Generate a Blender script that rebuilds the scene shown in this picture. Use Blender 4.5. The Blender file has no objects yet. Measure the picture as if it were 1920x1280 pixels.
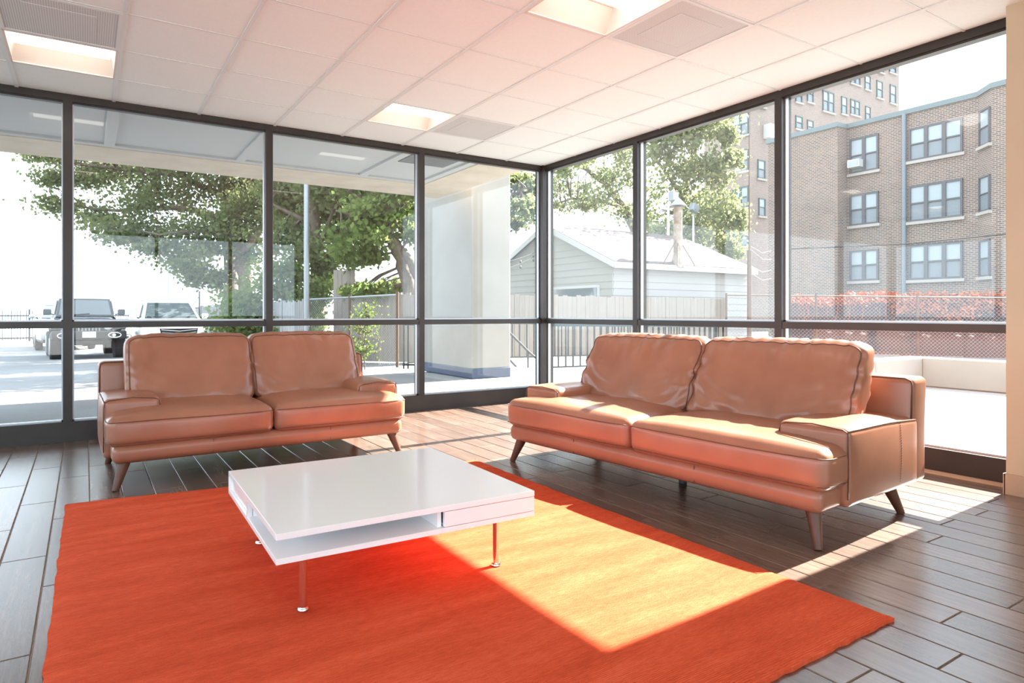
import bpy, bmesh, math, random
import numpy as np
from mathutils import Vector, Matrix

random.seed(7); RNG = np.random.default_rng(11)
scene = bpy.context.scene
COL = scene.collection

# ------------------------------------------------------------------ camera
F_PX, CX_PX, HOR_PX = 1226.0, 960.0, 587.3
YAW = math.radians(33.13)
CAM = (-4.346, -6.007, 0.978)
cam_d = bpy.data.cameras.new('camera'); cam = bpy.data.objects.new('camera', cam_d); COL.objects.link(cam)
cam_d.sensor_width = 36.0; cam_d.lens = 36.0 * F_PX / 1920.0
cam_d.shift_y = -(640.0 - HOR_PX) / 1920.0
cam_d.clip_end = 2000.0; cam_d.clip_start = 0.05
cam.location = CAM; cam.rotation_euler = (math.pi / 2, 0, -YAW)
scene.camera = cam

# ------------------------------------------------------------------ world, sun, exposure
w = bpy.data.worlds.new('world'); scene.world = w; w.use_nodes = True
wn = w.node_tree.nodes; wl = w.node_tree.links; wn.clear()
wo = wn.new('ShaderNodeOutputWorld'); wb = wn.new('ShaderNodeBackground'); wl.new(wb.outputs[0], wo.inputs[0])
wb.inputs[0].default_value = (0.76, 0.89, 1.0, 1); wb.inputs[1].default_value = 1.5
sun_d = bpy.data.lights.new('sun', 'SUN'); sun = bpy.data.objects.new('sun', sun_d); COL.objects.link(sun)
sun_d.energy = 15.0; sun_d.angle = math.radians(0.55); sun_d.color = (1.0, 0.95, 0.87)
sun.rotation_euler = Vector((-1.0, -0.035, -0.80)).to_track_quat('-Z', 'Y').to_euler()
vs = scene.view_settings
scene.display_settings.display_device = 'sRGB'
vs.view_transform = 'Standard'; vs.look = 'None'; vs.exposure = 1.6; vs.gamma = 1.0; vs.use_curve_mapping = False
LAMP = 2.0                       # brightness of the ceiling lamps' lenses
cy = scene.cycles
cy.max_bounces = 10; cy.diffuse_bounces = 6; cy.glossy_bounces = 5; cy.transmission_bounces = 8
cy.transparent_max_bounces = 32; cy.caustics_reflective = False; cy.caustics_refractive = False
cy.sample_clamp_indirect = 6.0; cy.use_denoising = True

# ------------------------------------------------------------------ helpers
SA, CA = math.sin(YAW), math.cos(YAW)
def at(u, v, f):
    """world point seen at photo pixel (u, v) at depth f metres along the view axis"""
    r = (u - CX_PX) * f / F_PX
    return Vector((CAM[0] + f * SA + r * CA, CAM[1] + f * CA - r * SA, CAM[2] + (HOR_PX - v) * f / F_PX))
def on_x(u, v, x):
    dx = SA + (u - CX_PX) / F_PX * CA
    return at(u, v, (x - CAM[0]) / dx)
def on_y(u, v, y):
    dy = CA - (u - CX_PX) / F_PX * SA
    return at(u, v, (y - CAM[1]) / dy)
def pix(x, y, z):
    f = (x - CAM[0]) * SA + (y - CAM[1]) * CA; r = (x - CAM[0]) * CA - (y - CAM[1]) * SA
    return (CX_PX + F_PX * r / f, HOR_PX - F_PX * (z - CAM[2]) / f, f)
def gz(x, y):
    d = max(0.0, max(x, y) - 3.6)
    return -0.02 - min(0.40, 0.025 * d)

class MB:
    def __init__(self): self.v = []; self.f = []
    def add(self, vs_, fs):
        o = len(self.v); self.v += [tuple(p) for p in vs_]; self.f += [tuple(i + o for i in q) for q in fs]; return self
    def box(self, x0, x1, y0, y1, z0, z1):
        return self.add([(x0,y0,z0),(x1,y0,z0),(x1,y1,z0),(x0,y1,z0),(x0,y0,z1),(x1,y0,z1),(x1,y1,z1),(x0,y1,z1)],
                        [(0,3,2,1),(4,5,6,7),(0,1,5,4),(1,2,6,5),(2,3,7,6),(3,0,4,7)])
    def bar(self, p0, p1, wd, ht, up=(0,0,1)):
        p0 = Vector(p0); p1 = Vector(p1); d = (p1 - p0).normalized(); up = Vector(up)
        if abs(d.dot(up)) > .98: up = Vector((0,1,0))
        s = d.cross(up).normalized(); t = s.cross(d).normalized(); vv = []
        for p in (p0, p1):
            for a, b in ((-1,-1),(1,-1),(1,1),(-1,1)): vv.append(p + s * (a * wd / 2) + t * (b * ht / 2))
        return self.add(vv, [(0,1,2,3),(7,6,5,4),(0,4,5,1),(1,5,6,2),(2,6,7,3),(3,7,4,0)])
    def tube(self, pts, rad, n=8, closed=False, caps=True):
        pts = [Vector(p) for p in pts]; m = len(pts)
        if not hasattr(rad, '__len__'): rad = [rad] * m
        vv = []; prev = None
        for i, p in enumerate(pts):
            if closed: d = pts[(i+1) % m] - pts[i-1]
            else: d = pts[min(i+1, m-1)] - pts[max(i-1, 0)]
            d.normalize()
            if prev is None:
                a = Vector((0,0,1)) if abs(d.z) < .9 else Vector((1,0,0))
                s = d.cross(a).normalized()
            else:
                s = prev - d * prev.dot(d)
                s = s.normalized() if s.length > 1e-6 else prev
            prev = s; t = d.cross(s)
            for k in range(n):
                an = 2 * math.pi * k / n
                vv.append(p + (s * math.cos(an) + t * math.sin(an)) * rad[i])
        ff = []
        for i in range(m if closed else m - 1):
            j = (i + 1) % m
            for k in range(n): ff.append((i*n+k, i*n+(k+1)%n, j*n+(k+1)%n, j*n+k))
        if caps and not closed: ff += [tuple(range(n-1,-1,-1)), tuple((m-1)*n+k for k in range(n))]
        return self.add(vv, ff)
    def prism(self, poly, axis, a, b):
        """polygon extruded along an axis; poly holds the two other coordinates"""
        def mk(p, c):
            return {'x': (c, p[0], p[1]), 'y': (p[0], c, p[1]), 'z': (p[0], p[1], c)}[axis]
        n = len(poly); vv = [mk(p, a) for p in poly] + [mk(p, b) for p in poly]
        ff = [tuple(range(n-1,-1,-1)), tuple(range(n, 2*n))] + [(i, (i+1)%n, n+(i+1)%n, n+i) for i in range(n)]
        return self.add(vv, ff)
    def lathe(self, prof, c=(0,0,0), n=20):
        vv = []; ff = []; m = len(prof)
        for r, z in prof:
            for k in range(n):
                an = 2*math.pi*k/n; vv.append((c[0]+r*math.cos(an), c[1]+r*math.sin(an), c[2]+z))
        for i in range(m-1):
            for k in range(n): ff.append((i*n+k, i*n+(k+1)%n, (i+1)*n+(k+1)%n, (i+1)*n+k))
        ff += [tuple(range(n-1,-1,-1)), tuple((m-1)*n+k for k in range(n))]
        return self.add(vv, ff)
    def rbox(self, c, size, r, n=4, mid=1, fn=None):
        """box with rounded edges; fn(P) may push the vertices (numpy N x 3, centred)"""
        h = np.array(size) / 2.0; r = min(r, h.min() * .999)
        ax = []
        for k in range(3):
            a = np.array([math.tan(t) for t in np.linspace(-math.pi/4, math.pi/4, n*2+1)])   # -1..1
            lo = -h[k] + r - r * (1 - np.linspace(0, 1, n+1)); 
            lo = -h[k] + r - r * np.tan(np.linspace(math.pi/4, 0, n+1)); hi = -lo[::-1]
            inner = np.linspace(-h[k]+r, h[k]-r, mid[k]+1 if hasattr(mid,'__len__') else mid+1)[1:-1]
            ax.append(np.concatenate([lo, inner, hi]) if h[k]-r > 1e-6 else np.concatenate([lo, hi[1:]]))
        idx = {}; P = []
        def vid(p):
            key = tuple(np.round(p, 6))
            if key not in idx: idx[key] = len(P); P.append(p)
            return idx[key]
        Fs = []
        for k in range(3):
            a, b = (k+1) % 3, (k+2) % 3
            for s in (-1, 1):
                for i in range(len(ax[a])-1):
                    for j in range(len(ax[b])-1):
                        q = []
                        for ii, jj in ((i,j),(i+1,j),(i+1,j+1),(i,j+1)):
                            p = np.zeros(3); p[k] = s*h[k]; p[a] = ax[a][ii]; p[b] = ax[b][jj]; q.append(vid(p))
                        Fs.append(tuple(q) if s > 0 else tuple(q[::-1]))
        P = np.array(P); inn = np.clip(P, -(h-r), h-r); d = P - inn
        L = np.linalg.norm(d, axis=1, keepdims=True); L[L < 1e-9] = 1
        P = inn + d / L * r
        if fn is not None: P = fn(P, h)
        return self.add([tuple(p + np.array(c)) for p in P], Fs)
    def rot(self, ang, axis, pivot=(0,0,0)):
        M = Matrix.Translation(pivot) @ Matrix.Rotation(ang, 4, axis) @ Matrix.Translation(-Vector(pivot))
        self.v = [tuple(M @ Vector(p)) for p in self.v]; return self
    def mesh(self, name, mat, smooth=False, off=(0,0,0)):
        me = bpy.data.meshes.new(name)
        me.from_pydata([(p[0]-off[0], p[1]-off[1], p[2]-off[2]) for p in self.v], [], self.f); me.update()
        me.materials.append(mat)
        if smooth:
            me.polygons.foreach_set('use_smooth', [True]*len(me.polygons))
            if isinstance(smooth, float):
                bm = bmesh.new(); bm.from_mesh(me)
                for e in bm.edges:
                    if len(e.link_faces) == 2 and e.calc_face_angle(0) > math.radians(smooth): e.smooth = False
                bm.to_mesh(me); bm.free()
        return me
    def build(self, name, mat, parent=None, smooth=False, world=False):
        off = (0,0,0)
        if parent is not None and world: off = wloc(parent)
        o = bpy.data.objects.new(name, self.mesh(name, mat, smooth, off)); COL.objects.link(o)
        if parent is not None: o.parent = parent
        return o
def wloc(o):
    p = Vector((0,0,0))
    while o is not None: p += o.location; o = o.parent
    return p
def empty(name, loc=(0,0,0), rz=0.0):
    o = bpy.data.objects.new(name, None); COL.objects.link(o); o.location = loc; o.rotation_euler = (0,0,rz)
    o.empty_display_size = .1; return o
def tag(o, label=None, cat=None, group=None, kind=None):
    if label: o['label'] = label
    if cat: o['category'] = cat
    if group: o['group'] = group
    if kind: o['kind'] = kind
    return o
def inst(me, name, loc=(0,0,0), parent=None, rot=None):
    o = bpy.data.objects.new(name, me); COL.objects.link(o); o.location = loc
    if rot: o.rotation_euler = rot
    if parent is not None: o.parent = parent
    return o

# ------------------------------------------------------------------ materials
def new_mat(name):
    m = bpy.data.materials.new(name); m.use_nodes = True
    nt = m.node_tree; b = nt.nodes.get('Principled BSDF'); return m, nt, b
def coords(nt, scale=(1,1,1), src='Object', rand=False):
    tc = nt.nodes.new('ShaderNodeTexCoord'); mp = nt.nodes.new('ShaderNodeMapping')
    mp.inputs['Scale'].default_value = scale; nt.links.new(tc.outputs[src], mp.inputs['Vector'])
    if rand:
        oi = nt.nodes.new('ShaderNodeObjectInfo'); mu = nt.nodes.new('ShaderNodeMath'); mu.operation = 'MULTIPLY'; mu.inputs[1].default_value = 37.0
        nt.links.new(oi.outputs['Random'], mu.inputs[0]); cb = nt.nodes.new('ShaderNodeCombineXYZ')
        for i in range(3): nt.links.new(mu.outputs[0], cb.inputs[i])
        nt.links.new(cb.outputs[0], mp.inputs['Location'])
    return mp.outputs['Vector']
def noise(nt, vec, scale=5, detail=4, rough=.6):
    n = nt.nodes.new('ShaderNodeTexNoise'); n.inputs['Scale'].default_value = scale; n.inputs['Detail'].default_value = detail
    n.inputs['Roughness'].default_value = rough; nt.links.new(vec, n.inputs['Vector']); return n.outputs['Fac']
def ramp(nt, fac, stops):
    r = nt.nodes.new('ShaderNodeValToRGB'); els = r.color_ramp.elements
    while len(els) < len(stops): els.new(.5)
    for e, (p, c) in zip(els, stops): e.position = p; e.color = (*c, 1)
    nt.links.new(fac, r.inputs['Fac']); return r.outputs['Color']
def bump(nt, b, height, strength=.3, dist=.01):
    bp = nt.nodes.new('ShaderNodeBump'); bp.inputs['Strength'].default_value = strength; bp.inputs['Distance'].default_value = dist
    nt.links.new(height, bp.inputs['Height']); nt.links.new(bp.outputs['Normal'], b.inputs['Normal'])
def mat(name, col, rough=.6, metal=0.0, spec=.5, var=None, vscale=6, vs=(1,1,1), bmp=0, bscale=60, bdist=.005, coat=0):
    m, nt, b = new_mat(name)
    b.inputs['Base Color'].default_value = (*col, 1); b.inputs['Roughness'].default_value = rough
    b.inputs['Metallic'].default_value = metal; b.inputs['Specular IOR Level'].default_value = spec
    if coat: b.inputs['Coat Weight'].default_value = coat; b.inputs['Coat Roughness'].default_value = .04
    if var is not None:
        nt.links.new(ramp(nt, noise(nt, coords(nt, vs), vscale), [(.3, col), (.7, var)]), b.inputs['Base Color'])
    if bmp: bump(nt, b, noise(nt, coords(nt), bscale, 3), bmp, bdist)
    return m

M = {}
M['bronze'] = mat('dark_bronze_metal', (.030,.025,.023), .38, .25, .5, var=(.045,.036,.031), vscale=3)
M['bead'] = mat('pale_glazing_bead', (.55,.58,.62), .4, .6)
M['wall'] = mat('beige_wall_paint', (.53,.425,.30), .7, var=(.50,.395,.275), vscale=2, bmp=.1, bscale=150)
M['wall_white'] = mat('white_wall_paint', (.80,.77,.73), .75, var=(.77,.74,.70), vscale=2)
M['base_tan'] = mat('tan_baseboard', (.42,.30,.20), .5)
M['grout'] = mat('beige_grout', (.42,.36,.30), .8, var=(.34,.29,.24), vscale=12)
M['tile_ceiling'] = mat('ceiling_tile', (.81,.885,.885), .9, spec=.2, var=(.78,.855,.855), vscale=40, bmp=.15, bscale=300, bdist=.002)
M['tbar'] = mat('ceiling_grid_metal', (.66,.70,.70), .5)
M['plenum'] = mat('dark_plenum', (.1,.1,.1), .9)
M['white_metal'] = mat('white_enamel', (.72,.66,.60), .6)
M['concrete'] = mat('beige_concrete', (.62,.56,.47), .85, var=(.50,.44,.36), vscale=2.2, bmp=.2, bscale=40)
M['concrete_pale'] = mat('pale_concrete', (.29,.272,.242), .85, var=(.25,.233,.207), vscale=1.7, bmp=.08, bscale=30)
M['blue_base'] = mat('blue_painted_base', (.045,.062,.105), .7, var=(.06,.08,.125), vscale=5)
M['soffit'] = mat('white_soffit', (.46,.49,.50), .7)
M['asphalt'] = mat('worn_parking_concrete', (.135,.137,.142), .9, var=(.18,.182,.187), vscale=.8, bmp=.2, bscale=20)
M['patio'] = mat('bright_patio_concrete', (.25,.25,.245), .9, var=(.22,.22,.215), vscale=.7)
M['bounce_ground'] = mat('bounce_paving', (.43,.43,.42), .9, var=(.39,.39,.38), vscale=.7)  # unseen ground, made pale to bounce sunlight onto the ceiling
M['iron'] = mat('black_iron', (.02,.022,.026), .5, .2)
M['galv'] = mat('galvanised_steel', (.26,.28,.295), .45, .6)
M['brown_steel'] = mat('brown_steel', (.10,.065,.045), .6, .2)
M['wood_pale'] = mat('weathered_pale_wood', (.25,.215,.18), .85, var=(.19,.16,.135), vscale=5, vs=(8,8,.6))
M['wood_grey'] = mat('weathered_grey_wood', (.24,.24,.23), .9, var=(.17,.17,.17), vscale=5, vs=(8,8,.6))
M['wood_darkred'] = mat('dark_red_fence_board', (.085,.04,.04), .85, var=(.12,.06,.055), vscale=5, vs=(8,8,.6))
M['bark'] = mat('bark', (.15,.115,.085), .95, var=(.085,.065,.05), vscale=6, vs=(3,3,.6), bmp=.8, bscale=14, bdist=.03)
M['walnut'] = mat('dark_walnut', (.085,.030,.015), .45, var=(.12,.044,.022), vscale=8, vs=(6,6,.6))
M['lacquer'] = mat('white_gloss_lacquer', (.90,.91,.92), .10, 0, .5)
M['chrome'] = mat('chrome', (.82,.80,.80), .12, 1.0)
M['black_plastic'] = mat('black_plastic', (.015,.015,.016), .45)
M['rubber'] = mat('tyre_rubber', (.018,.018,.02), .8)
M['siding'] = mat('cream_siding', (.30,.285,.25), .7)
M['siding_white'] = mat('white_siding', (.30,.285,.27), .7)
M['trim_white'] = mat('white_painted_trim', (.45,.45,.44), .6)
M['copper_green'] = mat('pale_green_coping', (.11,.14,.145), .6)
M['downpipe'] = mat('pale_blue_downpipe', (.13,.165,.19), .5, .2)
M['sill'] = mat('limestone_sill', (.30,.27,.24), .8)
M['winframe'] = mat('dark_window_frame', (.055,.055,.065), .6)
M['winframe_green'] = mat('grey_green_window_frame', (.055,.085,.085), .6)
M['blind'] = mat('window_blind', (.26,.30,.32), .3)  # blind tone with the sky's reflection put into its pale colour
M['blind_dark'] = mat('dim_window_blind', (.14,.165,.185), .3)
M['flue'] = mat('rusty_flue', (.36,.31,.26), .7, .3, var=(.20,.13,.09), vscale=5)
M['jeep'] = mat('dark_navy_car_paint', (.022,.026,.038), .25, .3, coat=1)
M['suv'] = mat('white_car_paint', (.82,.83,.84), .25, 0, coat=1)
M['silver'] = mat('silver_car_paint', (.45,.47,.50), .25, .6, coat=1)
M['carglass'] = mat('car_glass', (.05,.065,.07), .03, 0, .9)
M['plate'] = mat('licence_plate', (.70,.72,.74), .4)
M['headlamp'] = mat('headlamp_glass', (.75,.78,.80), .08, .3, .8)
M['water'] = mat('pale_lake_water', (.28,.40,.44), .25, 0, .5, var=(.32,.44,.47), vscale=.05, vs=(1,4,1))
M['orange_leaf'] = mat('autumn_vine_leaf', (.40,.11,.035), .7, var=(.30,.07,.025), vscale=3)
M['bulb'] = mat('clear_bulb', (.08,.07,.06), .2)

def m_floor():
    m, nt, b = new_mat('wood_look_tile')
    v = coords(nt, (22, 1.6, 1), rand=True)
    g = noise(nt, v, 2.2, 6, .65)
    c = ramp(nt, g, [(.25,(.080,.048,.035)),(.5,(.135,.085,.063)),(.78,(.21,.14,.108))])
    oi = nt.nodes.new('ShaderNodeObjectInfo'); hs = nt.nodes.new('ShaderNodeHueSaturation')
    mr = nt.nodes.new('ShaderNodeMapRange'); mr.inputs[3].default_value = .78; mr.inputs[4].default_value = 1.25
    nt.links.new(oi.outputs['Random'], mr.inputs[0]); nt.links.new(mr.outputs[0], hs.inputs['Value']); nt.links.new(c, hs.inputs['Color'])
    nt.links.new(hs.outputs[0], b.inputs['Base Color'])
    b.inputs['Roughness'].default_value = .27; b.inputs['Specular IOR Level'].default_value = 1.0
    bump(nt, b, g, .12, .002); return m
M['plank'] = m_floor()

def m_leather():
    m, nt, b = new_mat('tan_brown_leather')
    v = coords(nt); g = noise(nt, v, 3.0, 3)
    c = ramp(nt, g, [(.3,(.285,.112,.062)),(.7,(.375,.158,.092))]); nt.links.new(c, b.inputs['Base Color'])
    b.inputs['Roughness'].default_value = .31; b.inputs['Specular IOR Level'].default_value = .6
    vo = nt.nodes.new('ShaderNodeTexVoronoi'); vo.inputs['Scale'].default_value = 260; nt.links.new(v, vo.inputs['Vector'])
    bump(nt, b, vo.outputs['Distance'], .08, .001); return m
M['leather'] = m_leather()
M['piping'] = mat('dark_leather_piping', (.13,.05,.028), .5)

def m_rug():
    m, nt, b = new_mat('orange_wool_rug')
    v = coords(nt); big = noise(nt, coords(nt, (1.2, 7, 1)), 1.6, 4, .6); fine = noise(nt, coords(nt, (26, 160, 1)), 1.0, 3, .7)
    mx = nt.nodes.new('ShaderNodeMath'); mx.operation = 'ADD'; nt.links.new(big, mx.inputs[0]); nt.links.new(fine, mx.inputs[1])
    hf = nt.nodes.new('ShaderNodeMath'); hf.operation = 'MULTIPLY'; hf.inputs[1].default_value = .5; nt.links.new(mx.outputs[0], hf.inputs[0])
    c = ramp(nt, hf.outputs[0], [(.36,(.50,.060,.020)),(.5,(.63,.086,.033)),(.64,(.74,.125,.054))])
    nt.links.new(c, b.inputs['Base Color']); b.inputs['Roughness'].default_value = .95; b.inputs['Specular IOR Level'].default_value = .1
    b.inputs['Sheen Weight'].default_value = .0
    wv = nt.nodes.new('ShaderNodeTexWave'); wv.bands_direction = 'Y'; wv.inputs['Scale'].default_value = 45; wv.inputs['Distortion'].default_value = 3.0
    wv.inputs['Detail'].default_value = 3; wv.inputs['Detail Scale'].default_value = 3; nt.links.new(v, wv.inputs['Vector'])
    ad = nt.nodes.new('ShaderNodeMath'); ad.operation = 'ADD'; nt.links.new(wv.outputs['Fac'], ad.inputs[0]); nt.links.new(fine, ad.inputs[1])
    bump(nt, b, ad.outputs[0], .5, .004); return m
M['rug'] = m_rug()

def m_glass():
    m = bpy.data.materials.new('window_glass'); m.use_nodes = True; nt = m.node_tree; nt.nodes.clear()
    o = nt.nodes.new('ShaderNodeOutputMaterial'); mx = nt.nodes.new('ShaderNodeMixShader'); tr = nt.nodes.new('ShaderNodeBsdfTransparent')
    gl = nt.nodes.new('ShaderNodeBsdfGlossy'); lw = nt.nodes.new('ShaderNodeLayerWeight'); lw.inputs['Blend'].default_value = .5
    pw = nt.nodes.new('ShaderNodeMath'); pw.operation = 'POWER'; pw.inputs[1].default_value = 5.0; nt.links.new(lw.outputs['Facing'], pw.inputs[0])
    fr = nt.nodes.new('ShaderNodeMath'); fr.operation = 'MULTIPLY_ADD'; fr.inputs[1].default_value = .96; fr.inputs[2].default_value = .035; nt.links.new(pw.outputs[0], fr.inputs[0])
    tr.inputs[0].default_value = (.985,.99,.99,1); gl.inputs['Roughness'].default_value = 0.0
    nt.links.new(fr.outputs[0], mx.inputs[0]); nt.links.new(tr.outputs[0], mx.inputs[1]); nt.links.new(gl.outputs[0], mx.inputs[2])
    tl = nt.nodes.new('ShaderNodeBsdfTranslucent'); tl.inputs[0].default_value = (.9,.95,1,1); m2 = nt.nodes.new('ShaderNodeMixShader'); m2.inputs[0].default_value = .004   # a film of dust
    nt.links.new(mx.outputs[0], m2.inputs[1]); nt.links.new(tl.outputs[0], m2.inputs[2])
    nt.links.new(m2.outputs[0], o.inputs[0]); return m
M['glass'] = m_glass()

def m_emit(name, col, s):
    m = bpy.data.materials.new(name); m.use_nodes = True; nt = m.node_tree; nt.nodes.clear()
    o = nt.nodes.new('ShaderNodeOutputMaterial'); e = nt.nodes.new('ShaderNodeEmission'); e.inputs[0].default_value = (*col, 1); e.inputs[1].default_value = s
    nt.links.new(e.outputs[0], o.inputs[0]); return m
M['lens'] = m_emit('glowing_lamp_lens', (1.0,.93,.84), LAMP)

def m_perf():
    m, nt, b = new_mat('perforated_vent_face')
    v = coords(nt, (1,1,1)); vo = nt.nodes.new('ShaderNodeTexVoronoi'); vo.inputs['Scale'].default_value = 85; vo.inputs['Randomness'].default_value = 0
    nt.links.new(v, vo.inputs['Vector'])
    c = ramp(nt, vo.outputs['Distance'], [(.26,(.36,.385,.385)),(.40,(.62,.66,.66))]); nt.links.new(c, b.inputs['Base Color'])
    b.inputs['Roughness'].default_value = .6; return m
M['perf'] = m_perf()

def m_brick(name, c1, c2, mortar, vary, src_axis):
    m, nt, b = new_mat(name)
    tc = nt.nodes.new('ShaderNodeTexCoord'); sp = nt.nodes.new('ShaderNodeSeparateXYZ'); cb = nt.nodes.new('ShaderNodeCombineXYZ')
    nt.links.new(tc.outputs['Object'], sp.inputs[0])
    ad = nt.nodes.new('ShaderNodeMath'); ad.operation = 'ADD'
    nt.links.new(sp.outputs[0], ad.inputs[0]); nt.links.new(sp.outputs[1], ad.inputs[1])
    nt.links.new(ad.outputs[0], cb.inputs[0]); nt.links.new(sp.outputs[2], cb.inputs[1])
    bk = nt.nodes.new('ShaderNodeTexBrick'); bk.inputs['Scale'].default_value = 1.0
    bk.inputs['Brick Width'].default_value = .24; bk.inputs['Row Height'].default_value = .085; bk.inputs['Mortar Size'].default_value = .012
    bk.inputs['Color1'].default_value = (*c1,1); bk.inputs['Color2'].default_value = (*c2,1); bk.inputs['Mortar'].default_value = (*mortar,1)
    nt.links.new(cb.outputs[0], bk.inputs['Vector'])
    n = noise(nt, coords(nt), .35, 4); hs = nt.nodes.new('ShaderNodeHueSaturation'); mr = nt.nodes.new('ShaderNodeMapRange')
    mr.inputs[3].default_value = 1 - vary; mr.inputs[4].default_value = 1 + vary; nt.links.new(n, mr.inputs[0]); nt.links.new(mr.outputs[0], hs.inputs['Value'])
    nt.links.new(bk.outputs['Color'], hs.inputs['Color']); nt.links.new(hs.outputs[0], b.inputs['Base Color']); b.inputs['Roughness'].default_value = .9
    bump(nt, b, bk.outputs['Fac'], -.3, .01); return m
M['brick'] = m_brick('brown_brick', (.150,.092,.068), (.085,.062,.058), (.30,.25,.21), .25, 'y')
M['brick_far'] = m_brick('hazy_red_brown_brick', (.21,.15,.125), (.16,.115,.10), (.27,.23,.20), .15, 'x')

def m_shingle():
    m, nt, b = new_mat('pinkish_roof_shingle'); bk = nt.nodes.new('ShaderNodeTexBrick'); v = coords(nt); nt.links.new(v, bk.inputs['Vector'])
    bk.inputs['Scale'].default_value = 1; bk.inputs['Brick Width'].default_value = .3; bk.inputs['Row Height'].default_value = .14; bk.inputs['Mortar Size'].default_value = .012
    bk.inputs['Color1'].default_value = (.115,.078,.070,1); bk.inputs['Color2'].default_value = (.095,.066,.060,1); bk.inputs['Mortar'].default_value = (.06,.043,.04,1)
    nt.links.new(bk.outputs['Color'], b.inputs['Base Color']); b.inputs['Roughness'].default_value = .9; return m
M['shingle'] = m_shingle()

def m_leaf(name, c1, c2, trans):
    m = bpy.data.materials.new(name); m.use_nodes = True; nt = m.node_tree; nt.nodes.clear()
    o = nt.nodes.new('ShaderNodeOutputMaterial'); d = nt.nodes.new('ShaderNodeBsdfDiffuse'); t = nt.nodes.new('ShaderNodeBsdfTranslucent')
    mx = nt.nodes.new('ShaderNodeMixShader'); mx.inputs[0].default_value = .45
    c = ramp(nt, noise(nt, coords(nt), 1.1, 4), [(.32, c1), (.68, c2)]); nt.links.new(c, d.inputs[0])
    hs = nt.nodes.new('ShaderNodeHueSaturation'); hs.inputs['Value'].default_value = trans; hs.inputs['Hue'].default_value = .485; nt.links.new(c, hs.inputs['Color'])
    nt.links.new(hs.outputs[0], t.inputs[0]); nt.links.new(d.outputs[0], mx.inputs[1]); nt.links.new(t.outputs[0], mx.inputs[2]); nt.links.new(mx.outputs[0], o.inputs[0]); return m
M['leaf'] = m_leaf('green_leaves', (.090,.115,.052), (.16,.19,.085), 1.4)
M['leaf_pale'] = m_leaf('yellow_green_leaves', (.15,.18,.085), (.25,.28,.13), 1.2)
M['leaf_bush'] = m_leaf('fresh_green_leaves', (.085,.125,.04), (.16,.22,.07), 1.4)

# ------------------------------------------------------------------ room: floor
H = 2.64
RX0, RX1, RY0, RY1 = -7.46, 0.0, -9.6, 0.0
PW, PL, PX0, GAP = 0.1495, 0.914, -4.625, 0.0035
floor = MB().box(RX0, RX1+.12, RY0, RY1+.12, -.10, -.004).build('floor', M['grout']); tag(floor, kind='structure')
def plank_mesh(wd, ln, nm):
    h = wd/2 - GAP/2; l = ln/2 - GAP/2; b = .0025; mb = MB()
    vv = [(-h,-l,-.006),(h,-l,-.006),(h,l,-.006),(-h,l,-.006),(-h,-l,-b),(h,-l,-b),(h,l,-b),(-h,l,-b),(-h+b,-l+b,0),(h-b,-l+b,0),(h-b,l-b,0),(-h+b,l-b,0)]
    ff = [(8,9,10,11)] + [(4+i,4+(i+1)%4,8+(i+1)%4,8+i) for i in range(4)] + [(i,(i+1)%4,4+(i+1)%4,4+i) for i in range(4)]
    return mb.add(vv, ff)
cells = []
k = math.floor((RX0 - PX0) / PW)
while PX0 + k*PW < RX1 - .01:
    x0 = max(PX0 + k*PW, RX0); x1 = min(PX0 + (k+1)*PW, RX1)
    off = -.94 - (.457 if k % 2 else 0) + random.uniform(-.10, .10) * (0 if k == 0 else 1)
    y = off + PL * math.ceil((RY1 - off) / PL)
    while y > RY0:
        a, b_ = max(y - PL, RY0), min(y, RY1)
        if b_ - a > .03: cells.append((x0, x1, a, b_))
        y -= PL
    k += 1
seen, unseen = [], []
for c in cells:
    pts = []
    for x in (c[0], c[1]):
        for y in (c[2], (c[2]+c[3])/2, c[3]):
            u, v, f = pix(x, y, 0)
            pts.append(f > .3 and -5 < u < 1925 and v < 1285)
    (seen if any(pts) else unseen).append(c)
seen.sort(key=lambda c: pix((c[0]+c[1])/2, (c[2]+c[3])/2, 0)[2])
unseen += seen[300:]; seen = seen[:300]
pmesh = {}
for c in seen:
    key = (round(c[1]-c[0], 3), round(c[3]-c[2], 3))
    if key not in pmesh: pmesh[key] = plank_mesh(key[0], key[1], 'plank').mesh('plank', M['plank'])
    inst(pmesh[key], 'plank', ((c[0]+c[1])/2, (c[2]+c[3])/2, 0), floor)
mb = MB()
for c in unseen:
    p = plank_mesh(c[1]-c[0], c[3]-c[2], ''); cx, cyy = (c[0]+c[1])/2, (c[2]+c[3])/2
    mb.add([(a+cx, b_+cyy, z) for a, b_, z in p.v], p.f)
tag(mb.build('plank_field', M['plank'], floor), kind='stuff')

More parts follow.
